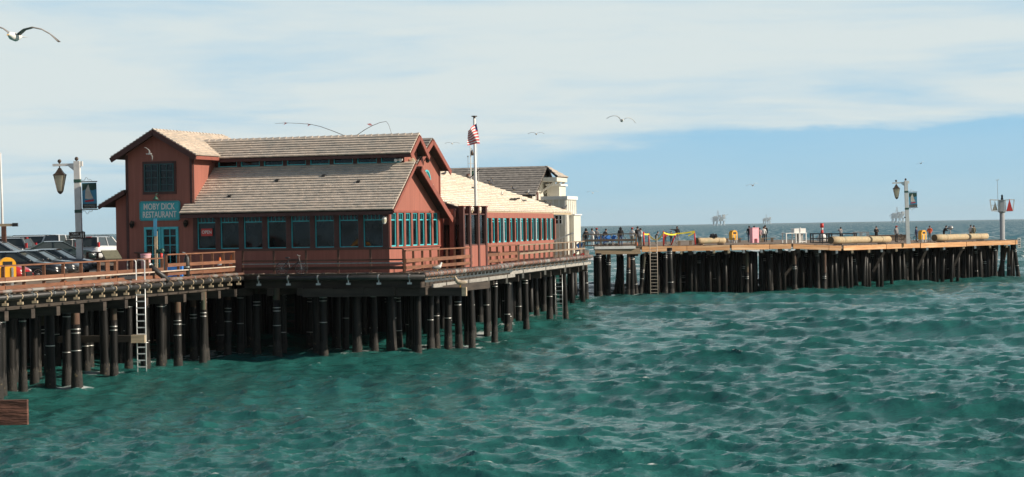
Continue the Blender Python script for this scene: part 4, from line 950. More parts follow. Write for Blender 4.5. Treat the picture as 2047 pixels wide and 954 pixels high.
    if kind in ('suv', 'wagon', 'van'):
        for s in (-1, 1): mb = MB(); mb.tube([(r0+.1, s*wt*.92, zt+.02), (r0+.2, s*wt*.92, zt+.09), (r1-.2, s*wt*.92, zt+.09), (r1-.1, s*wt*.92, zt+.02)], .02, 6); mb.build('roof_rail', 'car_trim', t)
    if kind == 'pickup':
        mb = MB(); mb.box(-2.7, -.7, -.78, .78, 1.19, 1.21); mb.build('bed_cover', 'car_trim', t)
    for x in (-L_*.285, L_*.29):
        for s in (-1, 1):
            wr = .33 if kind in ('sedan', 'wagon') else .37; y = s*(hw-.08)
            mb = MB(); mb.tube([(x, y-.11, wr), (x, y-.09, wr), (x, y+.09, wr), (x, y+.11, wr)], [wr*.9, wr, wr, wr*.9], 18); wl_ = mb.build('wheel', 'rubber', t)
            mb = MB(); yo = y+s*.113; mb.tube([(x, yo-.004*s, wr), (x, yo+.006*s, wr)], [wr*.22, wr*.2], 10)
            for k in range(10):
                a = k*math.pi/5; mb.bar((x+.04*math.cos(a), yo, wr+.04*math.sin(a)), (x+wr*.68*math.cos(a), yo, wr+wr*.68*math.sin(a)), .012, .035, (0, 1, 0))
            for k in range(16):
                a, b = k*math.pi/8, (k+1)*math.pi/8; mb.bar((x+wr*.70*math.cos(a), yo, wr+wr*.70*math.sin(a)), (x+wr*.70*math.cos(b), yo, wr+wr*.70*math.sin(b)), .03, .02, (0, 1, 0))
            mb.build('rim', 'chrome', wl_)
    for s in (-1, 1):
        hz = np.interp(L_/2-.12, px_, pz_); mb = MB(); mb.ball((L_/2-.22, s*hw*.70, hz-.07), .16, 10, 6, (.9, 1.1, .55)); mb.build('headlight', 'head_lens', t, True)
        mb = MB()
        if kind in ('suv', 'van'): mb.box(-L_/2-.01, -L_/2+.14, s*hw*.92-.08, s*hw*.92+.03, .98, 1.32)
        else: mb.box(-L_/2-.03, -L_/2+.20, s*hw*.74-.18, s*hw*.74+.10, .68, .90)
        mb.build('tail_light', 'tail_red', t)
    mb = MB(); mb.box(L_/2-.08, L_/2+.03, -.45, .45, .38, .56); mb.build('grille', 'car_trim', t)
    mb = MB(); mb.box(-L_/2-.045, -L_/2+.02, -.26, .26, .62, .76); mb.build('number_plate', 'white_paint', t)
    if kind == 'suv': mb = MB(); mb.box(r0-.12, r0-.02, -.18, .18, zt-.0, zt+.05); mb.build('brake_light', 'tail_red', t)
    return t
LZ = DZ+.362
cars = [('red car with its nose behind the yellow bin', 'red', 'sedan', -42, 93, -4), ('black sedan behind the red car, nearest full row', 'black', 'sedan', 34, 99, -5), ('charcoal sedan parked just behind the nearest black sedan', 'charcoal', 'sedan', 72, 105, -6),
        ('dark grey sedan whose headlight shows right of the lamp post base', 'grey', 'sedan', 108, 112, -6), ('silver wagon at the left edge behind the black sedans', 'silver', 'wagon', 0, 119, -4), ('dark green sedan in front of the white pickup', 'green', 'sedan', 118, 131, 14),
        ('white SUV with red tail light beside the restaurant lean-to', 'white', 'suv', 203, 139, 76), ('grey SUV at the left edge in the back rows', 'grey', 'suv', 4, 143, 170), ('silver van between the grey SUV and the white pickup', 'silver', 'van', 49, 149, 168),
        ('white pickup truck with dark rear glass left of the lamp post', 'white', 'pickup', 112, 147, 60), ('black car roof behind the white SUV near the lean-to', 'black', 'suv', 212, 148.5, 10), ('silver car behind the lamp post near the restroom sign', 'silver', 'wagon', 166, 147.5, 6)]
for lb, c_, k_, px, d, rz in cars:
    p = pt(px, d, LZ if d > 117 else DZ+.004)
    car(lb, c_, k_, p, R2(rz))

# ------------------------------------------------------------------ yellow bins, cones, benches and other furniture
def bin_(label, loc, rz=0.0, s=1.0):
    t = thing('litter_bin', label, 'litter bin', loc, rz, 'yellow litter bins'); W = .36*s
    pts = [(W*math.cos(a), -.26, .98+W*.9*math.sin(a)) for a in np.linspace(0, math.pi, 13)]+[(-W, -.26, .30), (W, -.26, .30)]
    mb = MB(); mb.prism(pts, (0, .52, 0)); mb.build('housing', 'yellow_plastic', t)
    mb = MB(); mb.box(-.2, .2, -.275, -.261, .92, 1.12); mb.build('opening', 'black_metal', t)
    for x in (-.2, .2):
        mb = MB(); mb.box(x-.045, x+.045, -.30, -.262, 0, .86); mb.build('leg', 'galv', t)
        mb = MB(); mb.box(x-.045, x+.045, .1, .18, 0, .30); mb.build('leg', 'galv', t)
    return t
bin_('yellow arched litter bin in front of the red car', pt(15, 88, DZ), R2(20))
bin_('yellow arched litter bin behind the pale log', pt(1466, 207, zfar(1466)), R2(32))
bin_('yellow arched litter bin near the bicycle and far lamp', pt(1844, 212, 4.2), R2(32))
def cone(label, loc, s=1.0):
    t = thing('traffic_cone', label, 'traffic cone', loc, 0, 'orange traffic cones'); mb = MB(); mb.cbox((0, 0, .03), (.4*s, .4*s, .05)); mb.build('base', 'black_metal', t)
    mb = MB(); mb.tube([(0, 0, .055), (0, 0, .78*s)], [.16*s, .03*s], 14); mb.build('cone', 'orange_plastic', t, True)
    mb = MB(); mb.tube([(0, 0, .42*s), (0, 0, .56*s)], [.105*s, .078*s], 14, False); mb.build('reflective_collar', 'white_paint', t, True)
cone('orange cone beside the railing corner below the first big window', pt(440, 103.5, DZ), 1.25)
cone('orange cone at the railing corner nearest the dark railing', pt(463, 106.0, DZ), 1.35)
cone('orange cone on the far pier behind the person in grey', pt(1272, 188.5, zfar(1272)), 1.05)
def bench(label, loc, w, rz=0.0, m='tan_wood', h=.46):
    t = thing('bench', label, 'bench', loc, rz, 'low benches on the far pier')
    for k in range(3): mb = MB(); mb.box(-w/2, w/2, -.21+k*.145, -.08+k*.145, h-.06, h); mb.build('slat', m, t)
    for s in (-1, 1): mb = MB(); mb.box(s*(w/2-.35)-.11, s*(w/2-.35)+.11, -.19, .19, 0, h-.062); mb.build('leg', 'rail_grey', t)
bench('plain wooden bench in front of the pointing person', pt(1369, 190, zfar(1369)), 1.8, 0)
bench('wooden bench behind the yellow bin by the pale log', pt(1466, 212, zfar(1466)), 2.0, 0)
bench('wooden bench right of the pink cabinet', pt(1534, 210, zfar(1534)), 1.7, 0)
def log(label, a, b, r, straps=2):
    t = thing('timber_pole', label, 'log', a, 0, 'spare timber piles lying on the pier'); b = Vector(b)-Vector(a); up = Vector((0, 0, r+.10))
    n = 9; mb = MB(); mb.tube([b*(i/n)+up+Vector((0, 0, .012*math.sin(i*2.1))) for i in range(n+1)], [r*(1-.10*i/n) for i in range(n+1)], 16); mb.build('trunk', 'log_wood', t, True)
    d = b.normalized()
    mb = MB(); mb.tube([up-d*.012, up-d*.002], r*.97, 16); mb.build('end_grain', 'log_end', t)
    for f in (.12, .88):
        mb = MB(); mb.bar(b*f+Vector((-d.y, d.x, 0))*.5+Vector((0, 0, .05)), b*f-Vector((-d.y, d.x, 0))*.5+Vector((0, 0, .05)), .16, .10); mb.build('chock', 'rail_grey', t)
    for f in ((.2, .85) if straps > 1 else (.75,)):
        mb = MB(); q_ = r*(1-.10*f)*1.012; mb.tube([b*f+up-d*.03, b*f+up+d*.03], q_, 16, False); mb.build('strap', 'bronze', t)
log('long pale timber pole lying right of the dark metal frame', pt(1661, 196, zfar(1661)), pt(1777, 205, 4.2), .36)
log('pale timber pole lying beside the red channel marker', pt(1868, 212, 4.2), pt(1972, 222, 4.2), .36)
log('sunlit tan timber pole left of the first yellow bin on the pier', pt(1393, 191, zfar(1393)), pt(1448, 193, zfar(1448)), .30, 1)
p = pt(1427, 192.0, zfar(1427)+.66); t = thing('net_bundle', 'black crumpled net bundle on the sunlit tan pole', 'net', p); mb = MB()
for k in range(14): mb.ball((rnd.uniform(-.3, .3), rnd.uniform(-.12, .12), rnd.uniform(.05, .32)), rnd.uniform(.08, .16), 6, 5)
mb.build('netting', 'black_metal', t)
t = thing('fish_cabinet', 'tall pink plastic cabinet beside the standing group', 'cabinet', pt(1508, 206, zfar(1508)), R2(30))
mb = MB(); mb.prism([(-.40, -.25, .25), (-.22, -.25, .25), (-.18, -.25, .42), (.18, -.25, .42), (.22, -.25, .25), (.40, -.25, .25), (.40, -.25, 1.50), (-.40, -.25, 1.50)], (0, .5, 0)); mb.build('body', 'pink_plastic', t)
for x in (-.31, .31): mb = MB(); mb.box(x-.09, x+.09, -.24, .24, 0, .249); mb.build('foot', 'pink_plastic', t)
mb = MB(); mb.box(-.42, .42, -.28, .28, 1.501, 1.56); mb.build('lid', 'pink_plastic', t)
def station(label, loc):
    t = thing('cleaning_table', label, 'table', loc, R2(24))
    W = 1.15
    for x in (-W, -.02, .35, W):
        for y in (-.35, .35): mb = MB(); mb.box(x-.045, x+.045, y-.045, y+.045, 0, .95); mb.build('leg', 'white_paint', t)
    mb = MB(); mb.box(-W-.1, -.1, -.42, .42, .951, 1.02); mb.build('table_top', 'white_paint', t)
    mb = MB(); mb.box(-.08, W+.1, -.42, .42, .951, 1.02); mb.build('table_top', 'white_paint', t)
    for x in (.15, .85): mb = MB(); mb.box(x-.34, x+.30, -.32, .30, 1.021, 1.45); mb.build('sink_box', 'white_paint', t)
    mb = MB(); mb.box(.42, 1.08, .05, .3, .15, .9); mb.build('cupboard', 'grey_wall', t)
    for z in (.12,): mb = MB(); mb.box(.3, W, -.38, -.33, z-.04, z+.04); mb.build('stretcher', 'white_paint', t)
    mb = MB(); mb.box(.47, .54, -.37, -.322, 0, 1.56); mb.build('post', 'white_paint', t)
station('white fish cleaning tables with boxes right of the pink cabinet', pt(1588, 200, zfar(1588)))
def frame(label, loc, w, h, d_, m):
    t = thing('metal_frame', label, 'frame', loc)
    for x in np.linspace(-w/2, w/2, 3):
        for y in (0, d_): mb = MB(); mb.box(x-.06, x+.06, y-.06, y+.06, 0, h); mb.build('post', m, t)
    for y in (0, d_):
        for z in (.10, h*.5, h): mb = MB(); mb.box(-w/2-.08, w/2+.08, y-.07, y+.07, z-.05+.001, z+.05); mb.build('rail', m, t)
frame('dark welded frame left of the long timber pole', pt(1644, 204, zfar(1644)), 1.9, 1.02, 1.6, 'black_metal')
frame('long dark welded frame behind the long timber pole', pt(1684, 209, zfar(1684)), 2.9, 1.05, 1.2, 'black_metal')
frame('grey welded frame behind the far end of the dark frames', pt(1723, 222, zfar(1723)), 1.5, 1.1, 1.0, 'grey_paint')
t = thing('low_wall', 'low dark timber bulkhead at the back of the far pier', 'wall', pt(1775, 234, 4.2)); mb = MB(); mb.box(-2.4, 2.2, -.1, .1, 0, .62); mb.build('panel', 'rail_grey', t); mb = MB(); mb.box(-2.45, 2.25, -.16, .16, .621, .70); mb.build('cap', 'rail_grey', t)
t = thing('buoy', 'red and white harbour buoy behind the dark metal frame', 'buoy', pt(1643.5, 231, zfar(1643)))
for k, (z0, z1, r0, r1, m_) in enumerate(((0, .35, .62, .66, 'white_paint'), (.351, .85, .62, .26, 'white_paint'), (.851, 1.25, .16, .15, 'red_plastic'), (1.251, 1.55, .14, .14, 'white_paint'), (1.551, 2.05, .20, .20, 'red_plastic'))): mb = MB(); mb.tube([(0, 0, z0), (0, 0, z1)], [r0, r1], 14); mb.build('float' if k < 2 else 'mast', m_, t, True)
# barrier posts and warning tape round the broken edge
def rpost(label, px, d, lean=0.0, h=1.35):
    t = thing('barrier_post', label, 'post', pt(px, d, zfar(px)), 0, 'red barrier posts'); t.rotation_euler = (0, lean, 0)
    mb = MB(); mb.tube([(0, 0, .05), (0, 0, h)], .065, 10); mb.build('post', 'red_plastic', t, True); mb = MB(); mb.tube([(0, 0, 0), (0, 0, .05)], [.26, .2], 12); mb.build('foot', 'black_metal', t)
rpost('red barrier post next to the person in grey', 1287, 187.5); rpost('short red barrier post at the top of the far ladder', 1297.5, 188.5, 0, 1.2); rpost('red barrier post right of the far ladder', 1326.5, 186.2, 0, 1.4)
rpost('leaning red barrier post in the middle of the taped area', 1341, 190, .42, 1.3); rpost('red barrier post at the right end of the yellow tape', 1390, 190, -.06, 1.35)
def tape(label, pts):
    P0 = Vector(pts[0]); t = thing('warning_tape', label, 'tape', P0, 0, 'yellow warning tape'); mb = MB()
    for a, b in zip(pts, pts[1:]):
        a = Vector(a)-P0; b = Vector(b)-P0; mb.bar(a, b, .012, .13)
    mb.build('ribbon', 'tape_yellow', t)
def sag(a, b, s, n=8): a = Vector(a); b = Vector(b); return [a.lerp(b, i/n)-Vector((0, 0, s*4*(i/n)*(1-i/n))) for i in range(n+1)]
tape('yellow tape from the grey person to the ladder post', sag(pt(1283, 187.4, 5.78), pt(1297, 188.4, 5.66), .06))
tape('sagging yellow tape across the far ladder top', sag(pt(1297.5, 188.3, 5.6), pt(1326, 186.1, 5.75), .55))
tape('yellow tape from the ladder post to the leaning post', sag(pt(1326.5, 186.1, 5.80), pt(1352, 189.9, 5.62), .12))
tape('long yellow tape rising to the right end post', sag(pt(1352, 189.8, 5.66), pt(1389, 189.9, 5.86), .04))
tape('loose yellow tape tail hanging at the right end post', [pt(1389, 189.8, 5.80), pt(1383, 189.8, 5.60), pt(1376, 189.8, 5.42)])
# ladders
def ladder(label, px, d, zb, zt, w, hoops, m):
    t = thing('ladder', label, 'ladder', pt(px, d, 0))
    for s in (-1, 1):
        mb = MB(); mb.tube([(s*w/2, 0, zb), (s*w/2, 0, zt)], .028, 8); mb.build('side_rail', m, t, True)
        if hoops: mb = MB(); mb.tube([(s*w/2-.0, 0, zt+.001), (s*w/2-.04, .03, zt+.08), (s*w/2-.35, .15, zt+.10), (s*w/2-.42, .2, zt), (s*w/2-.42, .2, DZ)], .026, 8); mb.build('grab_rail', m, t, True)
    n = int((zt-zb-(.9 if hoops else .2))/.30)
    for i in range(n): z = zb+.15+i*.30; mb = MB(); mb.bar((-w/2, 0, z), (w/2, 0, z), .05, .05); mb.build('rung', m, t)
ladder('aluminium ladder with hooped grab rails on the near boardwalk', 284, edge_d(284)-1.0, -.9, 5.25, .40, True, 'alum')
ladder('pale wooden ladder hanging from the far pier edge', 1308, 182.6, -.7, 5.6, .66, False, 'pipe_pale')
ladder('dark ladder behind the piles at the platform corner', 1118, 143, -.6, 3.6, .5, False, 'galv')
a = pt(118, 92.5, 1.72); b = pt(288, 92.0, 1.72); beam(WH1, a, b, .35, .30, 'beam_dark', 'walkway_beam'); beam(WH1, pt(264, 91.5, 1.74), pt(291, 91.5, 1.74), .5, .36, 'tan_wood', 'beam_end')
beam(WH1, pt(230, 90.2, 4.56), pt(264, 91.4, 4.56), .4, .16, 'black_metal', 'edge_mat')

# near boardwalk furniture
t = thing('interpretive_panel', 'slanted information panel on a wooden post by the boardwalk railing', 'panel', pt(215, 93.5, DZ), R2(35))
mb = MB(); mb.box(-.10, .10, -.06, .06, 0, 1.15); mb.build('post', 'rail_wood', t); mb = MB(); mb.box(.40, .52, -.06, .06, 0, 1.15); mb.build('post', 'rail_wood', t)
mb = MB(); mb.bar((-.3, -.28, 1.06), (-.3, .28, 1.46), 1.3, .05, (1, 0, 0)) if False else mb.prism([(-.20, -.26, 1.06), (.62, -.26, 1.06), (.62, .26, 1.44), (-.20, .26, 1.44)], (0, -.03, .05)); mb.build('panel', 'cloth_olive', t)
t = thing('standpipe', 'red bent standpipe with green valve at the boardwalk railing', 'standpipe', pt(321, 95.5, DZ))
mb = MB(); mb.tube([(-.05, 0, 0), (-.05, 0, .45), (.08, 0, .62), (.10, 0, 1.0), (.05, 0, 1.15), (.06, 0, 1.32)], .075, 10); mb.build('pipe', 'red_plastic', t, True)
mb = MB(); mb.tube([(-.18, 0, 1.38), (.16, 0, 1.38)], .10, 10); mb.ball((.1, 0, 1.42), .12); mb.build('valve', 'green_metal', t, True)
t = thing('drain_pipe', 'thick black pipe slanting over the boardwalk edge by the ladder', 'pipe', pt(318, 94.0, DZ-.1))
mb = MB(); mb.tube([pt(301, 93.8, 4.98)-t.location, pt(306, 93.7, 4.9)-t.location, pt(338, 93.8, 4.30)-t.location], .125, 12); mb.build('pipe', 'pipe_black', t, True)
mb = MB(); mb.tube([pt(296, 93.9, 5.03)-t.location, pt(301, 93.8, 4.98)-t.location], .17, 12); mb.build('flange', 'galv', t, True)
mb = MB(); mb.box(-.25, .25, -.3, .3, .0, .12); mb.build('saddle', 'black_metal', t)
t = thing('mooring_post', 'black capped cylinder bollard at the boardwalk edge', 'bollard', pt(374, 97.8, DZ))
mb = MB(); mb.tube([(0, 0, 0), (0, 0, .95), (0, 0, 1.08), (0, 0, 1.15)], [.14, .14, .10, .05], 12); mb.build('cylinder', 'pipe_black', t, True); mb = MB(); mb.tube([(0, 0, 1.14), (-.1, 0, 1.26), (-.2, 0, 1.30)], .03, 6); mb.build('hook', 'galv', t); mb = MB(); mb.tube([(0, 0, .55), (0, 0, .6)], .147, 12); mb.build('band', 'galv', t)
t = thing('sign_post', 'slim wooden post with small blue sign before the restaurant doors', 'sign post', pt(313, 101, DZ))
mb = MB(); mb.box(-.07, .07, -.07, .07, 0, 2.35); mb.build('post', 'tan_wood', t); mb = MB(); mb.box(-.10, .08, -.10, -.075, 2.1, 3.0); mb.build('sign_plate', 'banner_blue', t); mb = MB(); mb.box(-.035, .035, -.074, .02, 2.351, 3.0); mb.build('bracket', 'galv', t)
t = thing('plastic_tub', 'pale pink tub standing behind the hooped ladder', 'tub', pt(292, 99, DZ)); mb = MB(); mb.tube([(0, 0, 0), (0, 0, .95), (0, 0, 1.18)], [.20, .24, .26], 14); mb.build('tub', 'cloth_pinkish', t, True); mb = MB(); mb.tube([(0, 0, 1.181), (0, 0, 1.24)], .27, 14); mb.build('lid', 'pink_plastic', t, True)
t = thing('cooler_box', 'blue box on the boardwalk below the teal doors', 'box', pt(350, 103, DZ)); mb = MB(); mb.box(-.4, .4, -.25, .25, 0, .62); mb.build('box', 'blue_cloth', t); mb = MB(); mb.box(-.43, .43, -.28, .28, .621, .70); mb.build('lid', 'black_metal', t)
t = thing('valve_bonnet', 'small green hydrant on the deck near the white lamp', 'hydrant', pt(127, 85.3, DZ+.003)); mb = MB(); mb.tube([(0, 0, 0), (0, 0, .06), (0, 0, .065), (0, 0, .34), (0, 0, .44)], [.14, .14, .09, .09, .03], 10); mb.build('barrel', 'green_metal', t, True); mb = MB(); mb.tube([(-.14, 0, .24), (.14, 0, .24)], .045, 8); mb.build('outlet', 'orange_plastic', t, True)
t = thing('flag_mast', 'bare white mast at the far left edge behind the cars', 'mast', pt(6, 143, LZ)); mb = MB(); mb.tube([(0, 0, 0), (0, 0, 4), (-.05, 0, 7.7)], [.10, .08, .06], 8); mb.build('pole', 'white_paint', t, True); mb = MB(); mb.ball((-.05, 0, 7.74), .07); mb.build('cap', 'white_paint', t, True)
t = thing('davit_post', 'brown timber davit with a dark cross beam at the left edge', 'davit', pt(9, 136, LZ)); mb = MB(); mb.box(-.14, .14, -.12, .12, 0, 2.5); mb.build('post', 'rail_dark', t); mb = MB(); mb.box(-1.2, .60, -.10, .10, 2.501, 2.68); mb.build('cross_beam', 'tan_wood', t); mb = MB(); mb.box(.601, .95, -.12, .12, 2.48, 2.72); mb.build('beam_end', 'black_metal', t)
t = thing('near_railing', 'weathered brown plank end poking in at the lower left corner', 'plank', at(-70, 826, 11.2))
mb = MB(); mb.box(-.9, .352, -.02, .02, -.070, .070); mb.build('plank', 'near_board', t); mb = MB(); mb.box(-.55, -.41, .021, .16, -1.4-4.6, .25); mb.build('post', 'near_board', t)

# ------------------------------------------------------------------ bicycles, strollers
def bike(label, loc, rz, m='black_metal', lean=0.0):
    t = thing('bicycle', label, 'bicycle', loc, rz); t.rotation_euler = (lean, 0, rz)
    for x in (-.52, .52):
        mb = MB(); mb.tube([(x+.33*math.cos(a), 0, .34+.33*math.sin(a)) for a in np.linspace(0, 2*math.pi, 21)], .018, 6, False); w_ = mb.build('wheel', 'rubber', t, True)
        mb = MB(); [mb.bar((x, 0, .34), (x+.32*math.cos(a), 0, .34+.32*math.sin(a)), .006, .006) for a in np.linspace(0, 2*math.pi, 13)[:-1]]; mb.build('spokes', 'galv', w_)
    mb = MB()
    for a, b in (((-.52, .34), (-.10, .32)), ((-.10, .32), (-.22, .80)), ((-.22, .78), (.36, .80)), ((-.10, .32), (.38, .70)), ((-.52, .34), (-.21, .72)), ((.52, .34), (.36, .92))): mb.tube([(a[0], 0, a[1]), (b[0], 0, b[1])], .022, 6)
    mb.build('frame', m, t)
    mb = MB(); mb.tube([(.36, -.27, 1.0), (.38, 0, .96), (.36, .27, 1.0)], .018, 6); mb.build('handlebar', 'galv', t); mb = MB(); mb.ball((-.24, 0, .88), .11, 8, 5, (1.2, .7, .4)); mb.build('saddle', 'black_metal', t)
bike('dark bicycle leaning on the shaded railing below the windows', pt(583, 102.7, DZ), R2(-10), 'charcoal' if 0 else 'black_metal', -.10)
bike('bicycle held by the standing rider beside the far lamp', pt(1806, 213, 4.2), R2(8)); bike('second bicycle parked right of the far lamp', pt(1822, 216, 4.2), R2(-12), 'grey_paint')
def stroller(label, px, d, z, s=1.0, m='blue_cloth', wm='red_plastic', rz=0.0):
    t = thing('stroller', label, 'stroller', pt(px, d, z), rz, 'blue strollers on the pier')
    for x in (-.28, .28):
        for y in (-.22, .22): mb = MB(); mb.tube([(x, y-.03, .13), (x, y+.03, .13)], .13, 12); mb.build('wheel', wm, t)
    for y in (-.24, .24): mb = MB(); mb.tube([(-.28, y, .13), (.25, y, .75), (.42, y, 1.05)], .02, 6); mb.tube([(.28, y, .13), (-.2, y, .62)], .02, 6); mb.build('frame_tube', 'galv', t)
    mb = MB(); mb.prism([(-.22, -.22, .38), (.1, -.22, .42), (.32, -.22, .95), (.05, -.22, 1.05), (-.18, -.22, .86), (-.05, -.22, .62)], (0, .44, 0)); mb.build('seat_fabric', m, t)
    mb = MB(); mb.tube([(.42, -.24, 1.05), (.42, .24, 1.05)], .022, 6); mb.build('handle', 'black_metal', t)
stroller('blue stroller with red wheels at the platform corner', 1157, 147.6, DZ, 1, 'blue_cloth', 'red_plastic')
stroller('leftmost of the three blue strollers behind the pier railing', 1200, 190, zfar(1200), 1, 'blue_cloth', 'black_metal')
stroller('middle of the three blue strollers behind the pier railing', 1214, 191, zfar(1214), 1, 'blue_cloth', 'black_metal', R2(20))
stroller('rightmost of the three blue strollers behind the pier railing', 1226, 190.5, zfar(1226), 1, 'blue_cloth', 'black_metal', R2(-15))
t = thing('folding_chair', 'pale folding chair behind the pier railing', 'chair', pt(1254, 191, zfar(1254)))
for y in (-.22, .22): mb = MB(); mb.tube([(-.25, y, 0), (.2, y, .55)], .018, 6); mb.tube([(.25, y, 0), (-.25, y, .95)], .018, 6); mb.build('frame_tube', 'galv', t)
mb = MB(); mb.bar((-.2, 0, .44), (.22, 0, .44), .44, .03); mb.build('seat', 'cloth_teal', t); mb = MB(); mb.bar((-.12, 0, .62), (-.24, 0, .92), .44, .03); mb.build('backrest', 'cloth_teal', t)

# ------------------------------------------------------------------ people
def person(label, loc, rz, top='black', legs='jeans', pose='stand', h=1.74, hair='hair_dark', hood=False, hat=None, coat=False):
    t = thing('person', label, 'person', loc, rz)
    J = {'pelvis': (0, 0, .94), 'belly': (0, -.01, 1.08), 'chest': (0, 0, 1.28), 'neck': (0, 0, 1.46), 'head': (0, -.02, 1.58), 'crown': (0, -.01, 1.70),
         'lh': (.09, 0, .90), 'lk': (.10, -.03, .50), 'la': (.10, .02, .09), 'lt': (.11, -.15, .04), 'rh': (-.09, 0, .90), 'rk': (-.11, -.02, .50), 'ra': (-.11, .03, .09), 'rt': (-.12, -.14, .04),
         'ls': (.19, 0, 1.38), 'le': (.25, .03, 1.12), 'lw': (.23, -.08, .88), 'lf': (.22, -.11, .79), 'rs': (-.19, 0, 1.38), 're': (-.25, .03, 1.12), 'rw': (-.23, -.08, .88), 'rf': (-.22, -.11, .79)}
    if pose == 'point': J.update(re=(-.46, -.05, 1.40), rw=(-.70, -.10, 1.44), rf=(-.80, -.12, 1.46))
    if pose in ('fold', 'phone'): J.update(le=(.27, -.04, 1.12), lw=(.10, -.24, 1.16), lf=(.03, -.27, 1.18), re=(-.27, -.04, 1.12), rw=(-.10, -.25, 1.14), rf=(-.03, -.28, 1.15))
    if pose == 'camera': J.update(le=(.27, -.18, 1.30), lw=(.10, -.26, 1.50), lf=(.05, -.25, 1.57), re=(-.27, -.18, 1.30), rw=(-.10, -.26, 1.50), rf=(-.05, -.25, 1.57))
    if pose == 'lean': 
        for k in ('chest', 'neck', 'head', 'crown', 'ls', 'rs'): x, y, z = J[k]; J[k] = (x, y-(z-.94)*.45, z-.07)
        J.update(le=(.27, -.28, 1.10), lw=(.16, -.46, 1.06), lf=(.08, -.50, 1.06), re=(-.27, -.28, 1.10), rw=(-.16, -.46, 1.06), rf=(-.08, -.50, 1.06))
    if pose == 'sit':
        dz = -.42; 
        for k in J: x, y, z = J[k]; J[k] = (x, y, z+dz if k[1:] not in ('k', 'a', 't') or len(k) != 2 else z)
        J.update(lk=(.12, -.42, .48), la=(.12, -.42, .09), lt=(.12, -.56, .04), rk=(-.12, -.42, .48), ra=(-.12, -.42, .09), rt=(-.12, -.56, .04), lw=(.14, -.30, .60), lf=(.12, -.38, .58), rw=(-.14, -.30, .60), rf=(-.12, -.38, .58))
    Rr = dict(pelvis=.155, belly=.145, chest=.165, neck=.06, head=.092, crown=.075, lh=.10, lk=.066, la=.048, lt=.04, ls=.085, le=.052, lw=.036, lf=.032)
    if coat: Rr.update(pelvis=.20, belly=.18, chest=.19, lh=.12, le=.065)
    names = list(J); idx = {k: i for i, k in enumerate(names)}; sc_ = h/1.74
    ed = [('pelvis', 'belly'), ('belly', 'chest'), ('chest', 'neck'), ('neck', 'head'), ('head', 'crown')]
    for s in 'lr': ed += [('pelvis', s+'h'), (s+'h', s+'k'), (s+'k', s+'a'), (s+'a', s+'t'), ('chest', s+'s'), (s+'s', s+'e'), (s+'e', s+'w'), (s+'w', s+'f')]
    me = bpy.data.meshes.new('sk'); me.from_pydata([Vector(J[k])*sc_ for k in names], [(idx[a], idx[b]) for a, b in ed], []); tmp = bpy.data.objects.new('tmp', me); col.objects.link(tmp)
    sk = tmp.modifiers.new('s', 'SKIN'); ss = tmp.modifiers.new('u', 'SUBSURF'); ss.levels = 1; ss.render_levels = 1
    lay = me.skin_vertices[0].data if me.skin_vertices else None
    if lay is None:
        bpy.context.view_layer.objects.active = tmp; lay = me.skin_vertices[0].data
    for k, i in idx.items():
        r = Rr.get(k, Rr.get('l'+k[1:]))*sc_; lay[i].radius = (r, r); lay[i].use_root = (k == 'pelvis')
    bm_ = bpy.data.meshes.new_from_object(tmp.evaluated_get(bpy.context.evaluated_depsgraph_get())); bpy.data.objects.remove(tmp)
    bm_.materials.clear()
    for mm in ('cloth_'+top, 'cloth_'+legs, 'skin', 'rubber'): bm_.materials.append(M[mm])
    hz = (1.42 if pose != 'sit' else 1.0)*sc_; wz = ((.70 if coat else .93) if pose != 'sit' else .55)*sc_; F1 = Vector(J['lf'])*sc_; F2 = Vector(J['rf'])*sc_; hd = Vector(J['head'])*sc_
    mi = []
    for p in bm_.polygons:
        c = p.center
        if (c-hd).length < .17*sc_ or min((c-F1).length, (c-F2).length) < .075*sc_: mi.append(2)
        elif c.z < .10*sc_: mi.append(3)
        elif (c.z < wz and abs(c.x) < .20*sc_) : mi.append(1)
        else: mi.append(0)
    bm_.polygons.foreach_set('material_index', mi); bm_.polygons.foreach_set('use_smooth', [True]*len(mi)); link('body', bm_, t)
    hc = Vector(J['head'])*sc_
    mb = MB(); mb.ball((hc.x, hc.y+.015, hc.z+.055), .118*sc_, 12, 8, (.88, 1, .98)); mb.v = [(x, max(y, hc.y-.075) if z < hc.z+.06 else y, max(z, hc.z-.03)) for x, y, z in mb.v]
    mb.v = [(x, (y if z > hc.z+.045 or y > hc.y-.02 else hc.y-.02), z) for x, y, z in mb.v]
    if hood: mb.ball((hc.x, hc.y+.03, hc.z-.01), .145*sc_, 10, 8, (1, .9, 1.05))
    mb.build('hood' if hood else 'hair', 'cloth_'+top if hood else hair, t, True)
    mb = MB(); mb.add([(hc.x-.015, hc.y-.09, hc.z-.02), (hc.x+.015, hc.y-.09, hc.z-.02), (hc.x, hc.y-.125, hc.z-.015), (hc.x, hc.y-.09, hc.z+.035)], [(0, 1, 2), (1, 3, 2), (3, 0, 2), (0, 3, 1)]); mb.build('nose', 'skin', t)
    for s in (-1, 1): mb = MB(); mb.ball((hc.x+s*.034, hc.y-.086, hc.z+.03), .011, 6, 4); mb.build('eye', 'eye', t)
    if hat: mb = MB(); mb.tube([(hc.x, hc.y, hc.z+.06), (hc.x, hc.y, hc.z+.14), (hc.x, hc.y, hc.z+.18)], [.125, .115, .05], 12); mb.box(hc.x-.08, hc.x+.08, hc.y-.22, hc.y-.06, hc.z+.065, hc.z+.085); mb.build('cap', 'cloth_'+hat, t, True)
    return t
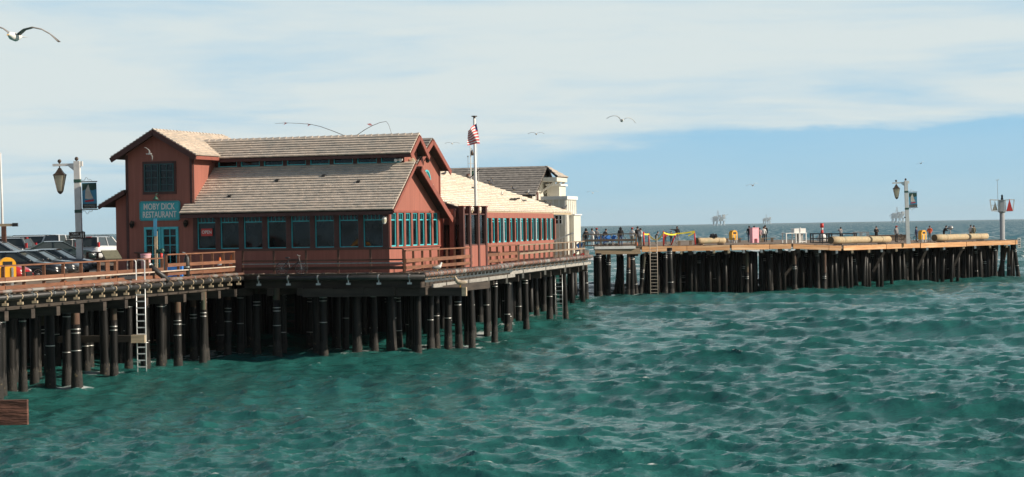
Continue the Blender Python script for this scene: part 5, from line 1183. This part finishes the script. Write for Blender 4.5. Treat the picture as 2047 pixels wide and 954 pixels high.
PP = [('person in dark hooded coat at the left end of the pier railing', 1172, 189, 20, dict(top='black', legs='black', hood=True)), ('person in white shirt beside the blue strollers', 1184, 188.6, 150, dict(top='white', legs='white', pose='fold')),
      ('person with red cap behind the blue strollers', 1193, 194, 170, dict(top='grey', legs='jeans', hat='red')), ('person in dark jacket leaning left of the strollers group', 1207, 196, 120, dict(top='charcoal', legs='jeans', pose='lean')),
      ('person in black hooded jacket and jeans between strollers and cone', 1241, 189, 185, dict(top='black', legs='jeans', hood=True, h=1.82)), ('person in white shirt with red cap behind the railing end', 1264, 193, 160, dict(top='white', legs='khaki', hat='red')),
      ('tall person in black at the pier railing end post', 1275, 192, 200, dict(top='black', legs='charcoal', h=1.86)), ('person in grey trousers standing by the orange cone', 1281, 187.4, -60, dict(top='white', legs='olive', pose='fold', h=1.70)),
      ('dark crouching person behind the far ladder top', 1311, 205, 90, dict(top='charcoal', legs='olive', pose='lean', h=1.35)), ('stooping person with red top inside the taped area', 1330, 203, 30, dict(top='red', legs='charcoal', pose='lean', h=1.30)),
      ('small dark figure behind the leaning barrier post', 1342, 210, 0, dict(top='charcoal', legs='black', h=1.30)), ('person in black with one arm pointing left', 1354, 207, 10, dict(top='black', legs='grey', pose='point', h=1.80)),
      ('person in black left of the pink cabinet', 1498, 210, 170, dict(top='black', legs='navy')), ('dark haired person half hidden by the pink cabinet', 1508, 212, 180, dict(top='charcoal', legs='black')),
      ('person in pale pink right of the pink cabinet', 1519, 209, 175, dict(top='pinkish', legs='khaki', h=1.52)), ('person in white jacket in the group by the bench', 1527, 211, 185, dict(top='white', legs='charcoal', h=1.66)),
      ('person in black standing tallest in the bench group', 1530, 213, 160, dict(top='black', legs='black', h=1.80)), ('person in grey jacket raising hands behind the dark frames', 1681, 228, 200, dict(top='grey', legs='grey', pose='camera', h=1.70)),
      ('person in long black coat behind the long timber pole', 1752, 226, 15, dict(top='black', legs='black', pose='fold', coat=True)), ('person in grey top and red cap beside a bicycle', 1792, 214, 30, dict(top='grey', legs='black', hat='red', h=1.78)),
      ('person in dark blue jacket left of the second yellow bin', 1832, 217, 60, dict(top='navy', legs='black', pose='fold', coat=True, h=1.66)), ('person in bright orange jacket right of the yellow bin', 1859, 216, -30, dict(top='orange', legs='grey', pose='phone')),
      ('person in black behind the pole near the binocular viewer', 1887, 229, 100, dict(top='black', legs='black', pose='lean', h=1.76)), ('person in cream jacket right of the binocular viewer', 1941, 231, 140, dict(top='white', legs='khaki', h=1.72)),
      ('person in brown beside the cream jacket', 1947, 230.5, 200, dict(top='olive', legs='olive', h=1.66))]
for lb, px, d, rz, kw in PP: person(lb, pt(px, d, zfar(px)), R2(rz), **kw)
t = thing('binocular_viewer', 'coin binocular viewer on a stand at the far rail', 'viewer', pt(1900, 228, 4.2)); mb = MB(); mb.tube([(0, 0, 0), (0, 0, .06), (0, 0, .07), (0, 0, 1.15)], [.2, .2, .07, .06], 10); mb.build('stand', 'galv', t, True)
mb = MB(); mb.tube([(-.25, 0, 1.35), (-.1, 0, 1.42), (.2, 0, 1.42), (.28, 0, 1.38)], [.12, .22, .22, .14], 12); mb.build('head', 'galv', t, True)
for s_ in (-1, 1): mb = MB(); mb.tube([(-.24, s_*.09, 1.36), (-.38, s_*.09, 1.34)], .05, 8); mb.build('eyepiece', 'black_metal', t)

# ------------------------------------------------------------------ channel marker at the pier end
t = thing('channel_marker', 'grey steel light beacon with red triangle at the pier end', 'beacon', pt(2004, 217.5, 4.2))
mb = MB(); mb.tube([(0, 0, 0), (0, 0, .12), (0, 0, .13), (0, 0, 3.0)], [.42, .42, .27, .27], 16); mb.build('column', 'grey_paint', t, True)
mb = MB(); mb.tube([(0, 0, 3.0), (0, 0, 3.15), (0, 0, 3.2)], [.30, .45, .45], 12); mb.build('platform', 'grey_paint', t)
def outline(nm, pts, m='white_paint', w=.10):
    mb = MB(); [mb.bar(a, b, w, w) for a, b in zip(pts, pts[1:]+pts[:1])]; mb.build(nm, m, t)
outline('daymark_frame', [(-.35, -.1, 3.2), (-1.15, -.1, 3.25), (-1.32, -.1, 4.45), (-.35, -.1, 4.4)]); outline('daymark_frame', [(.35, -.1, 3.2), (1.15, -.1, 3.2), (1.32, -.1, 4.42), (.35, -.1, 4.4)])
mb = MB(); mb.bar((-1.25, -.1, 3.85), (-.35, -.1, 3.85), .05, .05); mb.bar((-.8, -.1, 3.22), (-.8, -.1, 4.42), .05, .05); mb.build('cross_bar', 'white_paint', t)
mb = MB(); mb.prism([(-1.05, -.06, 3.3), (-.5, -.06, 3.3), (-.75, -.06, 4.2)], (0, .03, 0)); mb.build('back_panel', 'tan_wood', t)
mb = MB(); mb.prism([(.42, -.2, 3.2), (1.12, -.2, 3.2), (.78, -.2, 4.5)], (0, .04, 0)); mb.build('red_triangle', 'red_plastic', t)
mb = MB(); mb.box(-.24, .24, -.2, .2, 3.21, 4.35); mb.build('battery_box', 'grey_paint', t); mb = MB(); mb.box(-.34, .34, -.3, .3, 4.351, 4.42); mb.build('top_plate', 'galv', t)
mb = MB(); mb.tube([(.02, 0, 4.42), (.02, 0, 4.6), (.02, 0, 4.62), (.02, 0, 4.9), (.02, 0, 5.0)], [.14, .14, .11, .11, .03], 12); mb.build('lamp', 'window_glass', t, True)
mb = MB(); mb.tube([(-.42, 0, 3.2), (-.46, 0, 6.6)], [.03, .02], 6); mb.build('antenna', 'galv', t); mb = MB(); mb.bar((-.58, 0, 6.55), (-.34, 0, 6.6), .03, .03); mb.ball((-.58, 0, 6.57), .05); mb.ball((-.34, 0, 6.62), .05); mb.build('wind_vane', 'galv', t)
t = thing('notice_board', 'small pale notice board fixed to the end of the pier', 'sign', pt(2037.5, 217.3, 3.9)); mb = MB(); mb.box(-.18, .18, -.03, .03, -.55, .55); mb.build('board', 'sign_white', t)
for z, w in ((.35, .2), (.1, .24), (-.15, .22), (-.38, .16)): mb = MB(); mb.box(-w/2, w/2, -.036, -.031, z-.05, z+.05); mb.build('printed_line', 'green_metal' if z < -.3 else 'black_metal', t)

# ------------------------------------------------------------------ flag pole, aerial mast, bent rods
t = thing('flag_pole', 'white flagpole carrying a striped flag behind the glazed porch', 'flagpole', pt(953, 119, DZ)); ztop = 13.05-DZ
mb = MB(); mb.tube([(0, 0, 0), (0, 0, ztop*.5), (0, 0, ztop)], [.105, .09, .075], 12); mb.build('pole', 'white_paint', t, True); mb = MB(); mb.tube([(0, 0, ztop), (0, 0, ztop+.10), (0, 0, ztop+.101), (0, 0, ztop+.16)], [.07, .07, .17, .17], 10); mb.build('cap', 'bronze', t)
mb = MB(); mb.tube([(.16, 0, 1.0), (.2, 0, ztop*.6), (.06, 0, ztop-.1)], .008, 4); mb.build('halyard', 'white_paint', t); mb = MB(); mb.bar((-.35, 0, 5.2), (.28, 0, 5.75), .05, .05); mb.build('cleat_arm', 'bronze', t)
fg = thing('flag', 'red and white striped flag folded against the flagpole', 'flag', pt(953, 118.85, 12.75)); k_ = 119/4000
c00, c10, c01, c11 = Vector((-.02, 0, 0)), Vector((-.52, -.25, -.42)), Vector((.16, -.12, -1.22)), Vector((-.56, -.1, -1.28))
NU, NV = 14, 26; vs = []; fs = []; mi = []
for j in range(NV+1):
    for i in range(NU+1):
        u, v = i/NU, j/NV; p = c00.lerp(c10, u).lerp(c01.lerp(c11, u), v); p += Vector((.02*math.sin(u*9+v*3), .10*math.sin(u*7+v*4)*min(1, u*3+.2), .03*math.sin(u*5))); vs.append(p)
for b_ in range(NV//2):
    i0 = 3 if b_ < 4 else 0; mb = MB(); q_ = lambda i, j: vs[j*(NU+1)+i]; w_ = NU-i0+1
    mb.add([q_(i, j) for j in range(2*b_, 2*b_+3) for i in range(i0, NU+1)], [(r*w_+k, r*w_+k+1, (r+1)*w_+k+1, (r+1)*w_+k) for r in range(2) for k in range(w_-1)])
    mb.build('stripe', 'flag_red' if b_ % 2 == 0 else 'flag_white', fg, True)
mb = MB(); mb.add([q_(i, j) for j in range(0, 9) for i in range(0, 4)], [(r*4+k, r*4+k+1, (r+1)*4+k+1, (r+1)*4+k) for r in range(8) for k in range(3)]); mb.build('canton', 'flag_blue', fg, True)
# wing roof plane in world space, for things standing on it
_W = Matrix.Translation(C0) @ Matrix.Rotation(-ALPHA, 4, 'Z'); e_w, f_w, r_w = _W @ en, _W @ ef, _W @ rn; n_w = (f_w-e_w).cross(r_w-e_w).normalized()
if n_w.z < 0: n_w = -n_w
def on_roof(px, py):
    v = ray(px, py); k = (e_w-CAM).dot(n_w)/v.dot(n_w); return CAM+v*k+n_w*.06
rp = on_roof(941, 362)
t = thing('aerial_mast', 'thin white aerial mast with cross rods left of the flagpole', 'aerial', rp)
hgt = 2.6
mb = MB(); mb.tube([(0, 0, -.05), (0, 0, hgt)], .04, 6); mb.build('mast', 'white_paint', t)
for z in (.75, 1.25): mb = MB(); mb.bar((-.2, 0, z), (.34, 0, z), .035, .035); mb.build('cross_arm', 'white_paint', t)
for x in (-.2, .34): mb = MB(); mb.bar((x, 0, .74), (x, 0, 1.75), .035, .035); mb.ball((x, 0, 1.78), .06); mb.build('dipole', 'galv', t)
mb = MB(); mb.tube([(.12, 0, 2.3), (.12, 0, 2.1), (.12, 0, 1.85)], [.03, .09, .13], 8); mb.bar((0, 0, 2.35), (.14, 0, 2.35), .03, .03); mb.build('horn', 'bronze', t, True)
t = thing('roof_vent', 'terracotta vent with green growth on the pale roof by the flagpole', 'vent', on_roof(936, 357)); mb = MB(); mb.tube([(0, 0, -.05), (0, 0, .2), (0, 0, .3)], [.18, .18, .1], 10); mb.build('pot', 'pipe_brown', t, True); mb = MB(); [mb.ball((.3+rnd.uniform(-.1, .1), 0, .1+rnd.uniform(0, .5)), rnd.uniform(.05, .1), 6, 4) for _ in range(9)]; mb.build('growth', 'green_metal', t)
def rod(label, pts, d):
    P3 = [at(x, y, d) for x, y in pts]; base = Vector((P3[0].x, P3[0].y, DZ)); t = thing('bent_rod', label, 'pole', base, 0, 'bent rods above the ridge')
    n = len(P3); mb = MB(); mb.tube([Vector((0, 0, 0))]+[p-base for p in P3], [.03]+[.024*(1-.7*i/n) for i in range(n)], 5); mb.build('rod', 'bronze', t, True); return t, P3, base
t, P3, b_ = rod('thin bent rod arching left above the clerestory ridge', [(700, 284), (690, 272), (665, 262), (640, 253), (622, 249), (600, 247), (575, 246), (550, 247)], 124)
for k in (4, 6): mb = MB(); p = P3[k]-b_; mb.prism([p, p+Vector((-.35, 0, .10)), p+Vector((-.15, 0, .02)), p+Vector((-.25, 0, -.12))], (0, .01, 0)); mb.build('streamer', 'kelp_pink', t)
t, P3, b_ = rod('thin bent rod with a pink streamer arching right above the ridge', [(700, 286), (714, 270), (730, 259), (745, 251), (760, 245), (772, 243), (777, 249), (781, 262), (784, 272)], 126)
mb = MB(); p = P3[3]-b_; mb.prism([p, p+Vector((-.15, 0, .14)), p+Vector((-.36, 0, .10)), p+Vector((-.2, 0, .0))], (0, .01, 0)); mb.build('streamer', 'kelp_pink', t)

# ------------------------------------------------------------------ birds
def flying(label, px, py, d, s=1.0, bank=0.0, rz=0.0, flap=.25, white=False, droop=.35):
    t = thing('gull', label, 'gull', at(px, py, d), rz, 'gulls in flight'); t.rotation_euler = (0, bank, rz); t.scale = (s, s, s)
    mb = MB(); mb.tube([(0, -.26, .01), (0, -.20, .02), (0, -.10, 0), (0, .05, -.01), (0, .18, .01), (0, .32, .02)], [.02, .048, .075, .08, .05, .012], 12); mb.build('body', 'gull_white', t, True)
    mb = MB(); mb.tube([(0, -.25, .01), (0, -.32, -.005)], [.016, .004], 6); mb.build('beak', 'beak', t)
    mb = MB(); mb.add([(-.03, .26, .02), (.03, .26, .02), (.09, .42, .02), (-.09, .42, .02), (0, .3, .035)], [(0, 1, 2, 3), (0, 3, 4), (1, 4, 2), (0, 4, 1), (2, 4, 3)]); mb.build('tail', 'gull_white', t)
    for sd in (-1, 1):
        st = [(.05, -.08, .13, .02), (.20, -.11, .12, .02+flap*.35), (.36, -.09, .11, .02+flap*.5), (.52, -.02, .12, .02+flap*.42), (.66, .06, .13, .02+flap*.42-droop*.12), (.78, .15, .16, .02+flap*.42-droop*.32)]
        mb = MB(); vs = []
        for i, (x, y0, ch, z) in enumerate(st):
            c = .20*(1-i/6.5); vs += [(sd*x, y0, z+.004), (sd*x, y0+c*.35, z+.022), (sd*x, y0+c, z)]; vs += [(sd*x, y0+c*.35, z-.006)]
        fs = []
        for i in range(len(st)-1):
            for k in range(4): a, b = [0, 1, 2, 3][k], [1, 2, 3, 0][k]; fs.append((i*4+a, i*4+b, i*4+4+b, i*4+4+a))
        fs += [(0, 3, 2, 1), tuple((len(st)-1)*4+k for k in range(4))]
        mb.add(vs, fs); w_ = mb.build('wing', 'gull_white' if white else 'gull_grey', t, True)
        mb = MB(); a = st[-2]; b = st[-1]; mb.add([(sd*a[0], a[1]-.002, a[3]+.008), (sd*a[0], a[1]+.10, a[3]+.004), (sd*(b[0]+.03), b[1]+.10, b[3]), (sd*b[0], b[1]-.002, b[3]+.008), (sd*a[0], a[1]+.05, a[3]-.012), (sd*b[0], b[1]+.05, b[3]-.012)], [(0, 3, 2, 1), (0, 1, 4), (3, 5, 2), (0, 4, 5, 3), (1, 2, 5, 4)]); mb.build('wing_tip', 'gull_dark', w_)
    return t
flying('large brown gull gliding towards the viewer at the upper left', 29, 73, 37, 1.0, R2(4), R2(-12), .30, False, .62)
flying('gull gliding right of the flagpole, largest over the blue sky', 1243, 241, 108, 1.0, R2(9), R2(8), .35, True, .5); flying('gull gliding just right of the flag', 1072, 268, 190, 1.0, 0, R2(5), .25)
flying('white gull banking in front of the tower gable', 299, 308, 100, .55, R2(50), R2(60), .2, True); flying('faint gull between the tall gable and the flag', 904, 287, 195, .9, 0, 0, .2)
flying('gull above the sea right of the white building', 1185, 386, 240, .9, 0, R2(-8), .5, True); flying('gull above the horizon left of the far lamp', 1505, 371, 215, .9, R2(-10), R2(15), .4, True); flying('small gull high right of the far lamp', 1841, 327, 330, .95, R2(-15), R2(20), .4, True)
def perched(label, p, rz, m1='gull_white', m2='gull_grey', s=1.0, cat='gull', group=None):
    t = thing({'gull': 'gull', 'pigeon': 'pigeon', 'pelican': 'pelican'}[cat], label, cat, p, rz, group); t.scale = (s, s, s)
    mb = MB(); mb.tube([(.20, 0, .13), (.12, 0, .15), (0, 0, .16), (-.10, 0, .20), (-.14, 0, .26), (-.16, 0, .32), (-.19, 0, .355), (-.22, 0, .35)], [.01, .05, .085, .08, .055, .042, .045, .015], 10); mb.build('body', m1, t, True)
    for y in (-.055, .055): mb = MB(); mb.ball((.05, y, .165), .15, 10, 6, (1.25, .3, .42)); mb.build('wing', m2, t, True)
    mb = MB(); mb.tube([(-.22, 0, .35), (-.29, 0, .335)], [.016, .004], 6); mb.build('beak', 'beak', t)
    for y in (-.03, .03): mb = MB(); mb.tube([(0, y, .10), (0, y, .0)], .009, 5); mb.build('leg', 'beak', t)
    return t
perched('white gull standing on the pipe at the platform corner', B2+Vector((.62, .10, .10)), R2(200), s=1.15)
perched('brown pelican resting on the pale beam end below the platform', p_ if False else B2+Vector((1.75, .20, -.735)), R2(20), 'pelican', 'pelican', 1.5, 'pelican')
PG = [(978, 363.5, 'pigeon', 'topmost dark pigeon on the pale roof edge'), (981, 369, 'pigeon', 'dark pigeon just below the topmost one on the pale roof'), (1003, 391, 'gull', 'brown gull on the middle of the pale roof'), (1027, 380, 'pigeon', 'dark pigeon halfway along the pale roof edge'), (1053, 387, 'gull', 'white gull on the upper edge of the pale roof'),
      (1060, 393, 'pigeon', 'dark pigeon right of the white gull on the roof edge'), (1047, 404, 'gull', 'pale gull right of the dark debris on the roof'), (1099, 413, 'pigeon', 'dark pigeon low on the right of the pale roof'), (1128, 418, 'pigeon', 'dark pigeon at the far right corner of the pale roof'), (948, 378, 'pigeon', 'dark pigeon left of the flagpole on the pale roof'), (887, 350, 'pigeon', 'dark pigeon beside the tall gable on the pale roof')]
for px, py, k, lb in PG: perched(lb, on_roof(px, py+3), R2(rnd.uniform(0, 360)), 'pigeon' if k == 'pigeon' else 'gull_white', 'pigeon' if k == 'pigeon' else 'gull_dark' if 'brown' in lb else 'gull_grey', .95, k, 'birds resting on the pale roof')
t = thing('roof_debris', 'dark rag of debris lying in the middle of the pale roof', 'debris', on_roof(1022, 402)); mb = MB()
for k in range(12): mb.ball((rnd.uniform(-.5, .5), rnd.uniform(-.1, .1), .04+rnd.uniform(0, .08)), rnd.uniform(.05, .13), 6, 4, (1.5, 1, .6))
mb.build('rag', 'pipe_black', t)

# ------------------------------------------------------------------ oil platforms on the horizon
def rig(label, px, d, w, flip=1):
    t = thing('oil_platform', label, 'oil platform', Vector((*pt(px, d, 0).xy, 0)), 0, 'oil platforms on the horizon'); s = w/42
    for x in (-13, -4.5, 4.5, 13):
        for y in (-8, 8): mb = MB(); mb.tube([(x*1.1*s, y*s, -4), (x*s, y*s, 12*s)], 1.2*s, 6); mb.build('leg', 'rig_steel_hazed', t)
    for x0, x1 in ((-13, -4.5), (4.5, 13)): mb = MB(); mb.bar((x0*s, -8*s, 1*s), (x1*s, -8*s, 11*s), .6*s, .6*s); mb.build('brace', 'rig_steel_hazed', t)
    for z, hw_ in ((11, 17), (16.5, 20), (21, 17)): mb = MB(); mb.box(-hw_*s, hw_*s, -11*s, 11*s, z*s, (z+1.6)*s); mb.build('deck', 'rig_steel_hazed', t)
    for x, z, h_, w_ in ((-9, 12.6, 3.9, 12), (6, 12.6, 3.9, 10), (-8, 18.1, 2.9, 14), (9, 18.1, 2.9, 12), (13*flip, 22.6, 6, 6), (-8, 22.6, 2.5, 9), (3, 22.6, 4.5, 6)): mb = MB(); mb.box((x-w_/2)*s, (x+w_/2)*s, -9*s, 9*s, z*s, (z+h_)*s); mb.build('module', 'rig_steel_hazed' if x < 5 else 'white_paint', t)
    mb = MB()
    for a, b in ((-1, -1), (1, -1), (1, 1), (-1, 1)): mb.bar(((a*3-2)*s, b*3*s, 22.6*s), ((a*.7-2)*s, b*.7*s, 40*s), .7*s, .7*s)
    for k in range(5): z = 24+k*3.2; r_ = 3-2.3*(z-22)/18; mb.bar((-r_*s-2*s, -r_*s, z*s), (r_*s-2*s, -r_*s, (z+3)*s), .5*s, .5*s)
    mb.build('derrick', 'rig_steel_hazed', t)
    mb = MB(); mb.bar((13*flip*s, 0, 24*s), (24*flip*s, 0, 29*s), 1.0*s, 1.0*s); mb.build('crane_boom', 'rig_steel_hazed', t)
rig('hazy oil platform left of the other two on the horizon', 1437, 5200, 42, 1); rig('faintest and smallest oil platform in the middle of the horizon', 1533, 7600, 38, 1); rig('hazy oil platform behind the far lamp on the horizon', 1795, 5400, 44, 1)

# ------------------------------------------------------------------ sea haze
m = bpy.data.materials.new('haze_air'); m.use_nodes = True; nt2 = m.node_tree; nt2.nodes.clear(); o_ = nt2.nodes.new('ShaderNodeOutputMaterial'); pv = nt2.nodes.new('ShaderNodeVolumePrincipled')
pv.inputs['Color'].default_value = (.90, .96, 1.0, 1); pv.inputs['Density'].default_value = .000035; pv.inputs['Anisotropy'].default_value = .0; nt2.links.new(pv.outputs[0], o_.inputs['Volume']); M['haze_air'] = m
mb = MB(); mb.box(-6200, 6200, -2500, 11600, -4.5, 72); hz_ = mb.build('haze', 'haze_air', kind='stuff')
